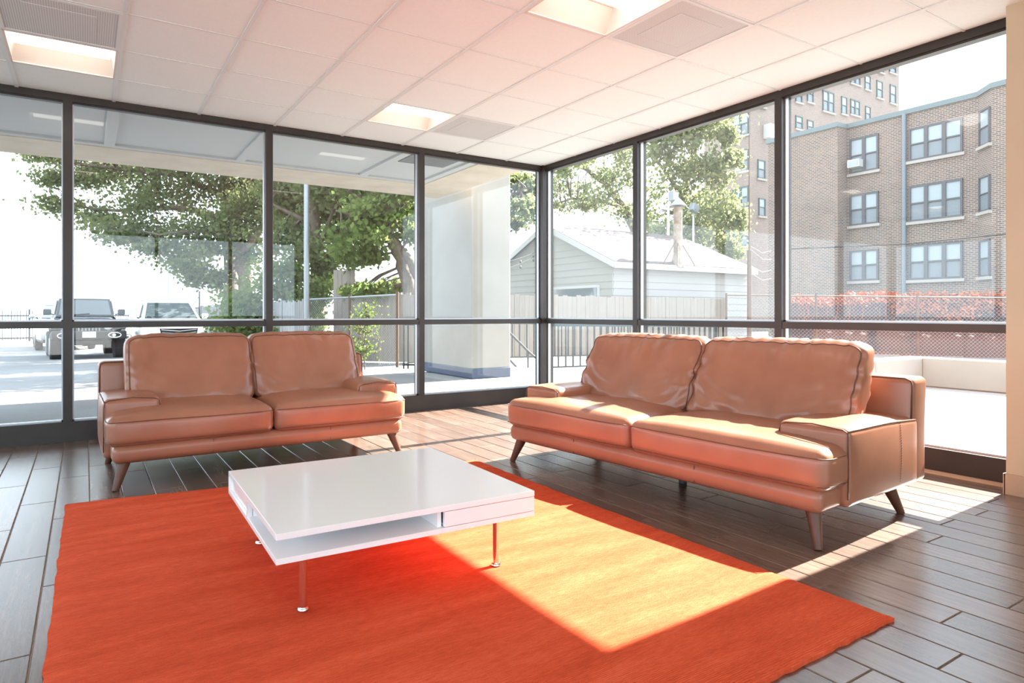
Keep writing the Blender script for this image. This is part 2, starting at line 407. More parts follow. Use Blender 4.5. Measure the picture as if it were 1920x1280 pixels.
# ------------------------------------------------------------------ room: ceiling
GX, GY, TS = -4.159, -1.794, 0.6096
ceiling = MB().box(RX0, RX1+.12, RY0, RY1+.12, H+.16, H+.20).build('ceiling', M['plenum']); tag(ceiling, kind='structure')
LIGHTS = [(3,1),(3,-3),(-1,1),(-1,-3),(3,-7),(-1,-7),(3,-11),(-1,-11),(-5,1),(-5,-3),(-5,-7),(-5,-11)]
VENTS = [(4,1),(4,-3),(-1,0)]
xs = [RX0] + [GX + i*TS for i in range(-6, 8) if RX0+.05 < GX + i*TS < RX1-.03] + [RX1]
ys = [RY0] + [GY + j*TS for j in range(-14, 4) if RY0+.05 < GY + j*TS < RY1-.03] + [RY1]
tm = {}
for ia in range(len(xs)-1):
    for ja in range(len(ys)-1):
        i = round((xs[ia]-GX)/TS) if ia else None; j = round((ys[ja]-GY)/TS) if ja else None
        if (i, j) in LIGHTS or (i, j) in VENTS: continue
        wx, wy = round(xs[ia+1]-xs[ia]-.012, 4), round(ys[ja+1]-ys[ja]-.012, 4)
        if (wx, wy) not in tm: tm[(wx, wy)] = MB().box(-wx/2, wx/2, -wy/2, wy/2, 0, .016).mesh('ceiling_tile', M['tile_ceiling'])
        inst(tm[(wx, wy)], 'ceiling_tile', ((xs[ia]+xs[ia+1])/2, (ys[ja]+ys[ja+1])/2, H+.004), ceiling)
for x in xs[1:-1]: MB().box(x-.012, x+.012, RY0, RY1, H-.002, H+.03).build('grid_bar', M['tbar'], ceiling)
for y in ys[1:-1]: MB().box(RX0, RX1, y-.0065, y+.0065, H+.0005, H+.03).build('grid_bar', M['tbar'], ceiling)

def light_fixture():
    t = empty('ceiling_light'); s = TS/2 - .012; d = .12; e = .10
    mb = MB().add([(-s,-s,0),(s,-s,0),(s,s,0),(-s,s,0),(-s+.03,-s+e,d),(s-.03,-s+e,d),(s-.03,s-e,d),(-s+.03,s-e,d)],
                  [(0,1,5,4),(1,2,6,5),(2,3,7,6),(3,0,4,7),(4,5,6,7)])
    mb.build('housing', M['white_metal'], t)
    fr = MB()
    for a in ((-s-.004,s+.004,-s-.004,-s+.012),(-s-.004,s+.004,s-.012,s+.004),(-s-.004,-s+.012,-s,s),(s-.012,s+.004,-s,s)): fr.box(a[0],a[1],a[2],a[3],-.001,.006)
    fr.build('frame', M['white_metal'], t)
    prof = [(.115*math.cos(a), .118 - .078*math.sin(a)) for a in np.linspace(0, math.pi, 13)]
    MB().prism(prof, 'x', -s+.035, s-.035).build('lens', M['lens'], t, smooth=30.0)
    return t
def copy_tree(o, parent=None):
    c = o.copy(); COL.objects.link(c); c.parent = parent
    for ch in list(o.children): copy_tree(ch, c)
    return c
lab_l = {(3,1):'glowing recessed ceiling light beside the perforated vent near the glass corner',
         (-1,1):'glowing recessed ceiling light at the upper left, next to the grey ribbed vent',
         (3,-3):'glowing recessed ceiling light cut off by the top edge of the picture'}
proto = light_fixture()
for n_, (i, j) in enumerate(LIGHTS):
    o = proto if n_ == 0 else copy_tree(proto)
    o.location = (GX + (i+.5)*TS, GY + (j+.5)*TS, H)
    tag(o, lab_l.get((i,j), 'recessed ceiling light further back in the room, reflected in the window glass'), 'ceiling light', 'recessed ceiling lights')
def vent():
    t = empty('ceiling_vent'); s = TS/2 - .008; fr = MB()
    for a in ((-s,s,-s,-s+.02),(-s,s,s-.02,s),(-s,-s+.02,-s+.02,s-.02),(s-.02,s,-s+.02,s-.02)): fr.box(a[0],a[1],a[2],a[3],-.003,.012)
    fr.build('frame', M['tbar'], t)
    MB().box(-s+.02, s-.02, -s+.02, s-.02, .001, .008).build('perforated_face', M['perf'], t)
    q = .17; pl = MB().box(-q, q, -q, q, -.0015, .001); pl.build('deflector_plate', M['perf'], t)
    return t
lab_v = {(4,1):'square perforated ceiling vent near the glass corner', (4,-3):'large perforated ceiling vent at the top right', (-1,0):'grey ribbed ceiling vent at the upper left corner'}
pv = vent()
for n_, (i, j) in enumerate(VENTS):
    o = pv if n_ == 0 else copy_tree(pv)
    o.location = (GX + (i+.5)*TS, GY + (j+.5)*TS, H); tag(o, lab_v[(i,j)], 'ceiling vent', 'perforated ceiling vents')

# ------------------------------------------------------------------ room: glazed walls
MW, MD = .060, .115           # mullion face width and depth
ZR0, ZR1, ZB, ZT = .866, .916, .155, 2.592
def glazed(axis, marks, wall, nwin):
    """marks: mullion centre lines along the wall from the corner outwards"""
    def bx(a0, a1, d0, d1, z0, z1):
        m = MB(); a0, a1 = min(a0,a1), max(a0,a1)
        return m.box(a0, a1, d0, d1, z0, z1) if axis == 'x' else m.box(d0, d1, a0, a1, z0, z1)
    lo = marks[-1]
    bx(lo, 0, .0, MD, ZT, H+.02).build('header', M['bronze'], wall)
    bx(lo, 0, .012, .030, ZT-.014, ZT).build('header_stop', M['bronze'], wall)
    bx(lo, 0, -.004, MD, -.002, ZB).build('curb', M['bronze'], wall)
    for c in marks[1:-1]:
        bx(c-MW/2, c+MW/2, -.004, MD, ZB-.002, ZT+.002).build('mullion', M['bronze'], wall)
    for q in range(len(marks)-1):
        a, b_ = marks[q], marks[q+1]
        a -= (MW/2 if q else MW*.6); b_ += (MW/2 if q < len(marks)-2 else 0)
        wd = empty('window_%d' % (nwin+q), ((a+b_)/2, .05, ZB) if axis == 'x' else (.05, (a+b_)/2, ZB)); tag(wd, kind='structure')
        def P(m, nm, mt): return m.build(nm, M[mt], wd, world=True)
        P(bx(a, b_, .0, MD-.01, ZR0, ZR1), 'rail', 'bronze')
        P(bx(b_, a, .045, .055, ZB+.004, ZR0), 'lower_pane', 'glass'); P(bx(b_, a, .045, .055, ZR1, ZT), 'upper_pane', 'glass')
        for nm, z0, z1 in (('lower', ZB, ZR0), ('upper', ZR1, ZT)):
            m = bx(b_, a, .034, .066, z0, z0+.012); z = bx(a-.010, a, .034, .066, z0, z1); m.add(z.v, z.f); z = bx(b_, b_+.010, .034, .066, z0, z1); m.add(z.v, z.f)
            P(m, nm+'_glazing_bead', 'bead')
wall_left = empty('wall_left'); tag(wall_left, kind='structure')
glazed('x', [0, -1.510, -2.985, -4.458, -5.933, RX0], wall_left, 1)
wall_right = empty('wall_right'); tag(wall_right, kind='structure')
glazed('y', [0, -1.476, -2.997, -4.500], wall_right, 6)
MB().box(-.032, MD, -.032, MD, -.002, H+.02).build('corner_post', M['bronze'], wall_right)
MB().box(-.16, .30, RY0, -4.500, -.02, H+.2).build('pilaster', M['wall'], wall_right)
bb = MB().box(-.172, -.16, RY0, -4.495, 0, .11).box(-.172, 0, -4.500, -4.490, 0, .11).build('baseboard_right', M['base_tan']); tag(bb, kind='structure')
tr = MB().prism([(-.004,0),(-.024,0),(-.020,.010),(-.012,.018),(-.004,.020)], 'y', -4.49, -.03).build('trim_1', M['base_tan']); tag(tr, kind='structure')
def fill_glazing(name, axis, pos, sgn, a0, a1, n, nwin):
    """unseen walls behind the viewer, glazed to add fill daylight"""
    wl_ = empty(name); tag(wl_, kind='structure'); d0, d1 = sorted((pos, pos + sgn*MD)); g0, g1 = sorted((pos + sgn*.045, pos + sgn*.055))
    def bx(a, b_, e0, e1, z0, z1): return MB().box(a, b_, e0, e1, z0, z1) if axis == 'x' else MB().box(e0, e1, a, b_, z0, z1)
    bx(a0, a1, d0, d1, ZT, H+.02).build('header', M['bronze'], wl_); bx(a0, a1, d0, d1, -.002, ZB).build('curb', M['bronze'], wl_)
    st = (a1-a0)/n
    for q in range(n+1): c = a0 + q*st; bx(c-MW/2, c+MW/2, d0, d1, ZB, ZT).build('mullion', M['bronze'], wl_)
    for q in range(n):
        a, b_ = a0+q*st+MW/2, a0+(q+1)*st-MW/2
        wd = empty('window_%d' % (nwin+q), ((a+b_)/2, (g0+g1)/2, ZB) if axis == 'x' else ((g0+g1)/2, (a+b_)/2, ZB)); tag(wd, kind='structure')
        bx(a, b_, d0+.005, d1-.005, ZR0, ZR1).build('rail', M['bronze'], wd, world=True)
        bx(a, b_, g0, g1, ZB, ZR0).build('lower_pane', M['glass'], wd, world=True); bx(a, b_, g0, g1, ZR1, ZT).build('upper_pane', M['glass'], wd, world=True)
fill_glazing('wall_side', 'y', RX0, -1, RY0, RY1, 6, 9)  # unseen walls; their glass is added to fill the room with daylight
fill_glazing('wall_back', 'x', RY0, -1, RX0, -.16, 5, 15)

# ------------------------------------------------------------------ building shell outside: roof and porch canopy
roof = MB().box(RX0-.2, .14, RY0-.2, .02, H+.24, H+.70).box(.118, .14, RY0-.2, .115, 2.61, H+.24).box(MD, .118, RY0-.2, .115, 2.61, 2.63).build('roof', M['concrete_pale']); tag(roof, kind='structure')
ZC = 2.77
canopy = empty('canopy', (-3, 1.5, ZC)); tag(canopy, kind='structure')
MB().box(-14, .24, 2.30, 3.14, ZC-.005, ZC+.45).box(-.40, .24, .115, 2.30, ZC-.005, ZC+.45).build('edge_beam', M['concrete'], canopy, world=True)
MB().box(-14, -.40, .02, 2.30, ZC+.06, ZC+.45).build('slab', M['concrete'], canopy, world=True)
jx = [-14, -11.2, -8.4, -5.55, -4.13, -2.815, -1.31, -.40]
for a, b_ in zip(jx[:-1], jx[1:]):
    MB().box(a+.05, b_-.05, .125, 2.20, ZC+.028, ZC+.05).build('soffit_panel', M['soffit'], canopy, world=True)
    MB().box(a-.05, a+.05, .115, 2.20, ZC+.004, ZC+.05).build('soffit_batten', M['soffit'], canopy, world=True)
MB().box(-14, -.40, 2.20, 2.30, ZC+.004, ZC+.05).build('soffit_batten', M['soffit'], canopy, world=True)
MB().box(-.50, -.40, .115, 2.2, ZC+.004, ZC+.05).build('soffit_batten', M['soffit'], canopy, world=True)
for a in range(12): MB().box(-1.22, -.62, .75+a*.045, .78+a*.045, ZC+.016, ZC+.030).build('soffit_vent_slat', M['galv'], canopy, world=True)
col = empty('concrete_column', (.95, 3.5, -.02)); tag(col, 'square concrete porch column with a blue painted foot outside the glass', 'column')
MB().rbox((.92, 3.50, 1.675), (.70, 1.72, 3.10), .02, n=1).build('shaft', M['concrete_pale'], col, world=True)
MB().rbox((.92, 3.50, .06), (.712, 1.732, .17), .02, n=1).build('painted_foot', M['blue_base'], col, world=True)

# ------------------------------------------------------------------ ground
def ground(name, x0, x1, y0, y1, m, nx=24, ny=24):
    mb = MB(); X = np.linspace(x0, x1, nx+1); Y = np.linspace(y0, y1, ny+1)
    vv = [(x, y, gz(x, y)) for y in Y for x in X]
    ff = [(j*(nx+1)+i, j*(nx+1)+i+1, (j+1)*(nx+1)+i+1, (j+1)*(nx+1)+i) for j in range(ny) for i in range(nx)]
    return tag(mb.add(vv, ff).build(name, m), kind='structure')
ground('parking_lot', -60, .14, .02, 40, M['asphalt'], 20, 40)
ground('unseen_forecourt', -60, .14, -60, RY0-.10, M['bounce_ground'], 4, 4); ground('unseen_west_yard', -60, RX0-.12, RY0-.10, .02, M['bounce_ground'], 4, 4)  # unseen ground, added as a pale reflector for the room's ceiling
ground('side_yard', .14, 120, -60, 110, M['patio'], 60, 85)
tag(MB().box(-400, 120, 110, 900, -3.1, -3.0).box(-400, .14, 40.0, 110, -3.1, -3.0).build('lake', M['water']), kind='structure')

# ------------------------------------------------------------------ sofas
def cushion_fn(crown_top, crown_front, wr, seed, pleat=0.0):
    rs = np.random.default_rng(seed); ph = rs.uniform(0, 6.28, 12); 
    def fn(P, h):
        a = P / h; P = P.copy()
        edge = np.clip(1 - np.abs(a), 0, 1)
        fx = np.clip(1 - a[:,0]**4, 0, 1); fy = np.clip(1 - a[:,1]**4, 0, 1); fz = np.clip(1 - a[:,2]**4, 0, 1)
        up = np.clip(a[:,2], -1, 1)
        P[:,2] += crown_top * np.where(up > 0, up, up*.15) * fx * fy
        P[:,1] += np.sign(a[:,1]) * np.abs(a[:,1])**2 * crown_front * fx * fz
        P[:,0] += np.sign(a[:,0]) * np.abs(a[:,0])**3 * crown_front * .5 * fy * fz
        x, y, z = P[:,0], P[:,1], P[:,2]
        w_ = (np.sin(9*x + 14*z + ph[0] + 2*np.sin(5*x+ph[1])) * np.sin(4*z + 3*x + ph[2]) + .6*np.sin(21*x - 9*z + ph[3] + 1.5*np.sin(7*z+ph[4])) * np.sin(6*x + ph[5]))
        P[:,1] += np.sign(a[:,1]) * wr * w_ * (np.abs(a[:,1]) > .6)
        if pleat:
            pl = np.clip((a[:,2] + .05) / 1.05, 0, 1)**2 * (1 - np.abs(a[:,0])**6)
            s = np.sin(30*(x + .25*z) + ph[6] + 1.6*np.sin(11*x + ph[7])); s = np.sign(s)*np.abs(s)**.6*.7 + .45*np.sin(57*x + ph[8])
            P[:,1] += np.sign(a[:,1]) * pleat * pl * s
            P[:,2] -= pleat * .5 * np.clip(a[:,2], 0, 1)**4 * np.abs(s)
            sd = np.clip((np.abs(a[:,0]) - .55) / .45, 0, 1)**2 * (1 - np.abs(a[:,2])**6)
            s2 = np.sin(44*(z + .3*np.abs(x)) + ph[9] + np.sin(13*z + ph[10]))
            P[:,1] += np.sign(a[:,1]) * pleat * .5 * sd * s2
            low = np.clip((-a[:,2] - .2) / .8, 0, 1)
            dg = np.sin(26*(z + .55*np.abs(x)) + ph[11])
            P[:,1] += np.sign(a[:,1]) * pleat * 1.1 * low * dg * np.clip(np.abs(a[:,0])*1.3, 0, 1)
            for sg in (-1, 1):               # creases sweeping from the cushion's side down to its foot
                for zA, xB, zB, dp in ((.30,.16,-.55,.9), (.0,.26,-.80,1.0), (-.30,.45,-.95,.9), (.62,.45,.05,.55), (-.02,.62,.30,.5)):
                    ax_, az_, bx_, bz_ = sg*h[0]*1.0, zA*h[2], sg*xB*h[0], zB*h[2]
                    tt = np.clip(((x-ax_)*(bx_-ax_) + (z-az_)*(bz_-az_)) / ((bx_-ax_)**2 + (bz_-az_)**2), 0, 1)
                    cx_ = ax_ + tt*(bx_-ax_); cz_ = az_ + tt*(bz_-az_) - .05*np.sin(np.pi*tt)
                    dist = np.hypot(x-cx_, z-cz_)
                    P[:,1] -= np.sign(a[:,1]) * pleat * .75 * dp * (1-tt)**.45 * (np.exp(-(dist/.021)**2) - .7*np.exp(-((dist-.045)/.024)**2)) * (np.abs(a[:,1]) > .6)
        return P
    return fn
def rim(x0, x1, z0, z1, y, r, n=6):
    """rounded rectangle outline in the XZ plane"""
    pts = []
    for cx, cz, s in ((x1-r, z1-r, 0), (x0+r, z1-r, 1), (x0+r, z0+r, 2), (x1-r, z0+r, 3)):
        for q in range(n+1):
            an = math.pi/2 * (s + q/n); pts.append((cx + r*math.cos(an), y, cz + r*math.sin(an)))
    return pts
def sofa(loc, rz, L, aw, inset, label, seed, mid_leg, pleat):
    t = empty('sofa', loc, rz); tag(t, label, 'sofa', 'brown leather sofas')
    h = L/2; Fy, By = -.51, .51; lm = M['leather']
    def bow(P, hh):
        a = P/hh; P = P.copy(); P[:,1] += np.sign(a[:,1])*.006*(1-a[:,2]**2)*(np.abs(a[:,1])>.8); return P
    base = MB().rbox((0, -.005, .197), (L-.05, .99, .108), .04, n=4, mid=(14,4,1), fn=bow).build('base_rail', lm, t, smooth=True)
    for sx in (-.30, .30): MB().bar((sx*L*.66, Fy+.0085, .155), (sx*L*.66, Fy+.0085, .240), .003, .004).build('seam', M['piping'], base)
    for s in (-1, 1):
        # seat cushion
        cx = s * (h/2 + .001); wd = h - .004
        c = MB().rbox((cx, -.13, .322), (wd, .76, .172), .05, n=5, mid=(18,14,3), fn=cushion_fn(.034, .014, .0018, seed+s)).build('seat_cushion', lm, t, smooth=True)
        pp = MB()
        for z, dy in ((.378, -.004), (.262, -.006)):
            xs_ = np.linspace(cx-wd/2+.012, cx+wd/2-.012, 14)
            pts = [(x, Fy - .0095 + (abs(x-cx)/(wd/2))**8*.02, z + .002*math.sin(7*x)) for x in xs_]
            e = s*(h+.0005)
            pts = pts + [(e, Fy+.05, z), (e, Fy+.17, z)] if s > 0 else [(e, Fy+.17, z), (e, Fy+.05, z)] + pts
            pp.tube(pts, .0024 if z > .3 else .0016, 6)
        xi = s*(h-aw-.004)
        pp.tube([(xi, Fy+.17, .425), (xi, Fy+.10, .424), (xi, Fy+.045, .412)], .0016, 5)
        pp.build('piping', M['piping'], c, smooth=True)
        # arm
        x0, x1 = (h-aw, h+.010) if s > 0 else (-h-.010, -h+aw)
        def armfn(P, hh):
            a = P/hh; P = P.copy()
            P[:,2] += .014*np.clip(a[:,2],0,1)*(1-a[:,0]**4)*(1-a[:,1]**4)
            P[:,0] += np.sign(a[:,0])*.010*(1-np.clip(a[:,2],-1,1)**2)*(1-a[:,1]**2)*(np.abs(a[:,0])>.8)
            P[:,2] -= .018*np.clip(a[:,1],0,1)*np.clip(a[:,2],0,1)
            return P
        ar = MB().rbox(((x0+x1)/2, .03, .318), (x1-x0, .72, .336), .030, n=4, mid=(6,12,6), fn=armfn).build('arm', lm, t, smooth=True)
        xo, xi2 = (x1, x0) if s > 0 else (x0, x1); sg = 1 if s > 0 else -1
        pa = MB()
        pa.tube([(xo - sg*.003, -.330, .19), (xo-sg*.004, -.326, .44), (xo-sg*.010, -.322, .470), (xo-sg*.03, -.322, .481), ((xo+xi2)/2, -.324, .492), (xi2+sg*.04, -.322, .482), (xi2+sg*.012, -.322, .468), (xi2+sg*.006, -.326, .43)], .0032, 6)
        pa.tube([(xo-sg*.006, -.325, .474), (xo-sg*.003, -.15, .478), (xo-sg*.002, .08, .476), (xo-sg*.004, .36, .462)], .0032, 6)
        pa.build('piping', M['piping'], ar, smooth=True)
        st = MB()
        for q in range(24):
            z = .19 + q*.0118; st.tube([(xo + sg*(.010*(1-((z-.318)/.168)**2)-.001), .17-.003, z), (xo + sg*(.010*(1-((z-.318)/.168)**2)-.001), .17+.003, z+.007)], .0014, 4)
        st.build('stitching', M['piping'], ar)
        # legs
        for fy, ty, tx in ((-.487, -.44, .045), (.325, .265, .045)):
            foot = Vector((s*(h-.042), fy, 0)); top = Vector((s*(h-.042-tx), ty, .152))
            MB().tube([foot, foot.lerp(top,.03), foot.lerp(top, .5), top], [.0165,.018,.025,.034], 14).build('leg', M['walnut'], t, smooth=40.0)
        # back cushion
        ci = inset; x0c, x1c = (.003, h-ci) if s > 0 else (-h+ci, -.003)
        cw = x1c - x0c; bc = MB().rbox(((x0c+x1c)/2, 0, 0), (cw, .20, .44), .055, n=5, mid=(56,3,30), fn=cushion_fn(.016, .034, .0065, seed+10+s, pleat))
        def lean(p): return Vector((p[0], p[1]*(1 - .7*(p[2]+.22)/.44*.45) + .155 + .42*p[2], .612 + p[2]))
        bc.v = [tuple(lean(p)) for p in bc.v]
        bo = bc.build('back_cushion', lm, t, smooth=True)
        xc, hb = (x0c+x1c)/2, np.array([cw/2, .10, .22]); cf = cushion_fn(.016, .034, .0065, seed+10+s, pleat)
        for yy in (-.0845, .0845):
            lp = rim(-cw/2+.0150, cw/2-.0150, -.2050, .2050, yy, .042, 7); full = []
            for q in range(len(lp)):
                p0, p1 = lp[q], lp[(q+1) % len(lp)]; dd = math.hypot(p1[0]-p0[0], p1[2]-p0[2]); nn_ = max(1, int(dd/.018))
                full += [(p0[0]+(p1[0]-p0[0])*k_/nn_, yy, p0[2]+(p1[2]-p0[2])*k_/nn_) for k_ in range(nn_)]
            full = cf(np.array(full), hb)          # the cord follows the puckers of the cushion
            MB().tube([lean((p[0]+xc, p[1], p[2])) for p in full], .0036, 6, closed=True).build('piping', M['piping'], bo, smooth=True)
    def backfn(P, hh):
        a = P/hh; P = P.copy(); P[:,1] += .02*np.clip(a[:,2],0,1); return P
    bf = MB().rbox((0, .405, .405), (L+.016, .18, .518), .032, n=4, mid=(12,1,6), fn=backfn).build('back_frame', lm, t, smooth=True)
    for s in (-1, 1):
        MB().tube([(s*(h+.003), .325, .46), (s*(h+.003), .338, .62), (s*(h-.004), .340, .648), (s*(h-.03), .342, .659), (s*(h-.3), .342, .660)], .0036, 6).build('piping', M['piping'], bf, smooth=True)
    if mid_leg: MB().lathe([(.020,0),(.024,.004),(.024,.02),(.019,.03),(.022,.152)], (.02, -.06, 0), 14).build('leg', M['black_plastic'], t, smooth=40.0)
    return t
sofa((-1.412, -3.372, 0), math.radians(-85.2), 2.14, .315, .15, 'long brown leather sofa along the right-hand windows, sunlight on its seats', 3, True, .0190)
sofa((-3.37, -1.30, 0), math.radians(1.2), 1.78, .285, .14, 'shorter brown leather sofa in front of the left-hand windows', 23, False, .0130)

# ------------------------------------------------------------------ rug
def rug():
    c = [(-4.445,-4.93),(-2.20,-4.93),(-2.195,-2.27),(-4.43,-2.0)]
    nx, ny, T = 60, 72, .020; g = np.random.default_rng(5)
    vv = []; 
    for j in range(ny+1):
        for i in range(nx+1):
            s, t_ = i/nx, j/ny
            x = (1-t_)*((1-s)*c[0][0]+s*c[1][0]) + t_*((1-s)*c[3][0]+s*c[2][0]); y = (1-t_)*((1-s)*c[0][1]+s*c[1][1]) + t_*((1-s)*c[3][1]+s*c[2][1])
            e = min(s, 1-s, t_, 1-t_); ed = e < 1e-6
            if ed: x += g.normal(0,.0022); y += g.normal(0,.0022)
            vv.append((x, y, T - (.007 if ed else 0) + .0015*math.sin(9*x+4*y)*math.sin(7*y)))
    n1 = len(vv); W_ = nx+1
    ff = [(j*W_+i, j*W_+i+1, (j+1)*W_+i+1, (j+1)*W_+i) for j in range(ny) for i in range(nx)]
    ring = [i for i in range(nx)] + [j*W_+nx for j in range(ny)] + [ny*W_+i for i in range(nx,0,-1)] + [j*W_ for j in range(ny,0,-1)]
    low = [(vv[q][0], vv[q][1], .0005) for q in ring]; vv += low
    m = len(ring); ff += [(ring[q], n1+q, n1+(q+1)%m, ring[(q+1)%m]) for q in range(m)]
    o0 = (-3.3, -3.5, 0)
    o = MB().add([(a-o0[0], b_-o0[1], z) for a, b_, z in vv], ff).build('rug', M['rug'], smooth=50.0); o.location = o0
    return tag(o, 'bright orange wool area rug under the white coffee table', 'rug')
rug()

# ------------------------------------------------------------------ coffee table
def table():
    t = empty('coffee_table', (-3.387, -3.520, .0222), math.radians(-1.6)); tag(t, 'low square white gloss coffee table standing on the orange rug', 'coffee table')
    s = .466; z0, z1 = .197, .291; lk = M['lacquer']
    MB().rbox((0,0,z1-.010), (2*s,2*s,.020), .0015, n=1).build('top', lk, t)
    MB().rbox((0,0,z0+.009), (2*s,2*s,.018), .0015, n=1).build('bottom_shelf', lk, t)
    a, b_ = z0+.018, z1-.020
    # drawer block at the front right, drawer block across the back left
    blk = MB().box(.075, .090, -s+.02, .02, a, b_).box(s-.016, s, -s+.02, s-.001, a, b_).box(-s+.02, .09, .020, .036, a, b_).box(-s, -s+.018, .020, .036, a, b_).box(.09, s-.016, .02, .036, a, b_).box(-s, -s+.012, s-.016, s, a, b_).box(-s+.012, s-.016, s-.014, s-.001, a, b_)
    blk.build('divider', lk, t)
    d = MB().rbox(((.094+s)/2, -s+.009, (a+b_)/2), (s-.094-.002, .017, b_-a-.004), .001, n=1).build('drawer', lk, t)
    MB().box(.098, s-.02, -s+.02, .0, a+.004, a+.010).build('drawer_bottom', lk, d)
    d2 = MB().rbox((-s+.016, (.036+s-.016)/2, (a+b_)/2), (.014, s-.016-.036-.004, b_-a-.004), .001, n=1).build('drawer', lk, t)
    mk = MB()
    for q in range(5): mk.bar((.0915, -s+.016, a+.030+.005*q), (.0915, -s+.010-.002*(q%2), a+.033+.005*q), .0012, .0016)
    mk.build('drawer_runner', M['black_plastic'], t)
    for x, y in ((-.36,-.36),(.36,-.36),(-.36,.36),(.36,.36)):
        lg = MB().lathe([(.0125,.006),(.0125,z0)], (x,y,0), 18).build('leg', M['chrome'], t, smooth=40.0)
        MB().lathe([(.019,0),(.019,.004),(.015,.009)], (x,y,0), 18).build('foot', M['chrome'], lg, smooth=40.0)
table()
#__OUTSIDE__
# ------------------------------------------------------------------ trees and shrubs
def leaves(mb_pts, size, rng):
    n = len(mb_pts); P = np.array(mb_pts)
    d = rng.normal(size=(n,3)); d /= np.linalg.norm(d, axis=1, keepdims=True)
    a = rng.normal(size=(n,3)); a[:,2] *= .6; s = np.cross(d, a); s /= np.linalg.norm(s, axis=1, keepdims=True) + 1e-9
    L = size * rng.uniform(.7, 1.3, (n,1)); Wd = L * rng.uniform(.28, .42, (n,1))
    nrm = np.cross(d, s)
    v = np.stack([P - d*L*.5, P + s*Wd + nrm*L*.08, P + d*L*.5, P - s*Wd + nrm*L*.08], 1).reshape(-1, 3)
    return v, n
def foliage_obj(name, pts, size, m, parent, seed):
    rng = np.random.default_rng(seed); v, n = leaves(pts, size, rng); v = v - np.array(wloc(parent))
    me = bpy.data.meshes.new(name); me.vertices.add(4*n); me.vertices.foreach_set('co', v.astype(np.float32).ravel())
    me.loops.add(4*n); me.loops.foreach_set('vertex_index', np.arange(4*n, dtype=np.int32))
    me.polygons.add(n); me.polygons.foreach_set('loop_start', np.arange(0, 4*n, 4, dtype=np.int32)); me.update(calc_edges=True)
    me.materials.append(m); o = bpy.data.objects.new(name, me); COL.objects.link(o); o.parent = parent; o['kind'] = 'stuff'; return o
def spray(blobs, per, rng, sub=9, spread=.30):
    """blobs: (u, v, ru, rv, f) ellipses of foliage -> leaf points, spray centres"""
    pts = []; cen = []
    for u, v, ru, rv, f in blobs:
        c = at(u, v, f); rx = ru*f/F_PX; rz = rv*f/F_PX; ry = max(rx, rz) * .8
        for _ in range(sub):
            q = rng.normal(size=3); q /= np.linalg.norm(q); q *= rng.uniform(.15, 1)**.6
            s = Vector((q[0]*rx*CA + q[1]*ry*SA, -q[0]*rx*SA + q[1]*ry*CA, q[2]*rz)) + c
            cen.append(s)
            m = max(6, int(per/sub * rng.uniform(.6, 1.4)))
            g = rng.normal(size=(m,3)) * np.array([spread*rx+.10, spread*rx+.10, (spread*rz+.06)*.8])
            pts += [tuple(np.array(s) + e) for e in g]
    return pts, cen
def tree(name, label, base, stems, blobs, m, size, per, seed, group=None, sub=9, cat='tree'):
    """stems: list of (pixel polyline with depth, r0, r1); the first one is the trunk"""
    t = empty(name, base); tag(t, label, cat, group); rng = np.random.default_rng(seed); joints = []
    for q, (pl, r0, r1) in enumerate(stems):
        P = [at(*p) for p in pl]
        if q == 0: P = [Vector(base) - Vector((0,0,.1))] + P
        pts = []
        for a, b_ in zip(P[:-1], P[1:]):
            for s in range(4): pts.append(a.lerp(b_, s/4) + Vector(rng.normal(size=3)) * r0 * .12)
        pts.append(P[-1]); n = len(pts)
        MB().tube(pts, [r0 + (r1-r0)*k_/(n-1) for k_ in range(n)], 9).build('trunk' if q == 0 else 'branch', M['bark'], t, smooth=True, world=True)
        joints += pts[len(pts)//4:]
    lp, cen = spray(blobs, per, rng, sub)
    tw = MB()
    for s in cen:
        j = min(joints, key=lambda p: (p - s).length)
        mid = j.lerp(s, .5) + Vector((0, 0, .06*(j-s).length)); tw.tube([j, mid, s], [.026, .016, .006], 4, caps=False)
    tag(tw.build('twigs', M['bark'], t, world=True), kind='stuff')
    foliage_obj('foliage', lp, size, m, t, seed+1); return t
def gp(u, f, dz=0.0):
    p = at(u, 600, f); return Vector((p.x, p.y, gz(p.x, p.y) + dz))

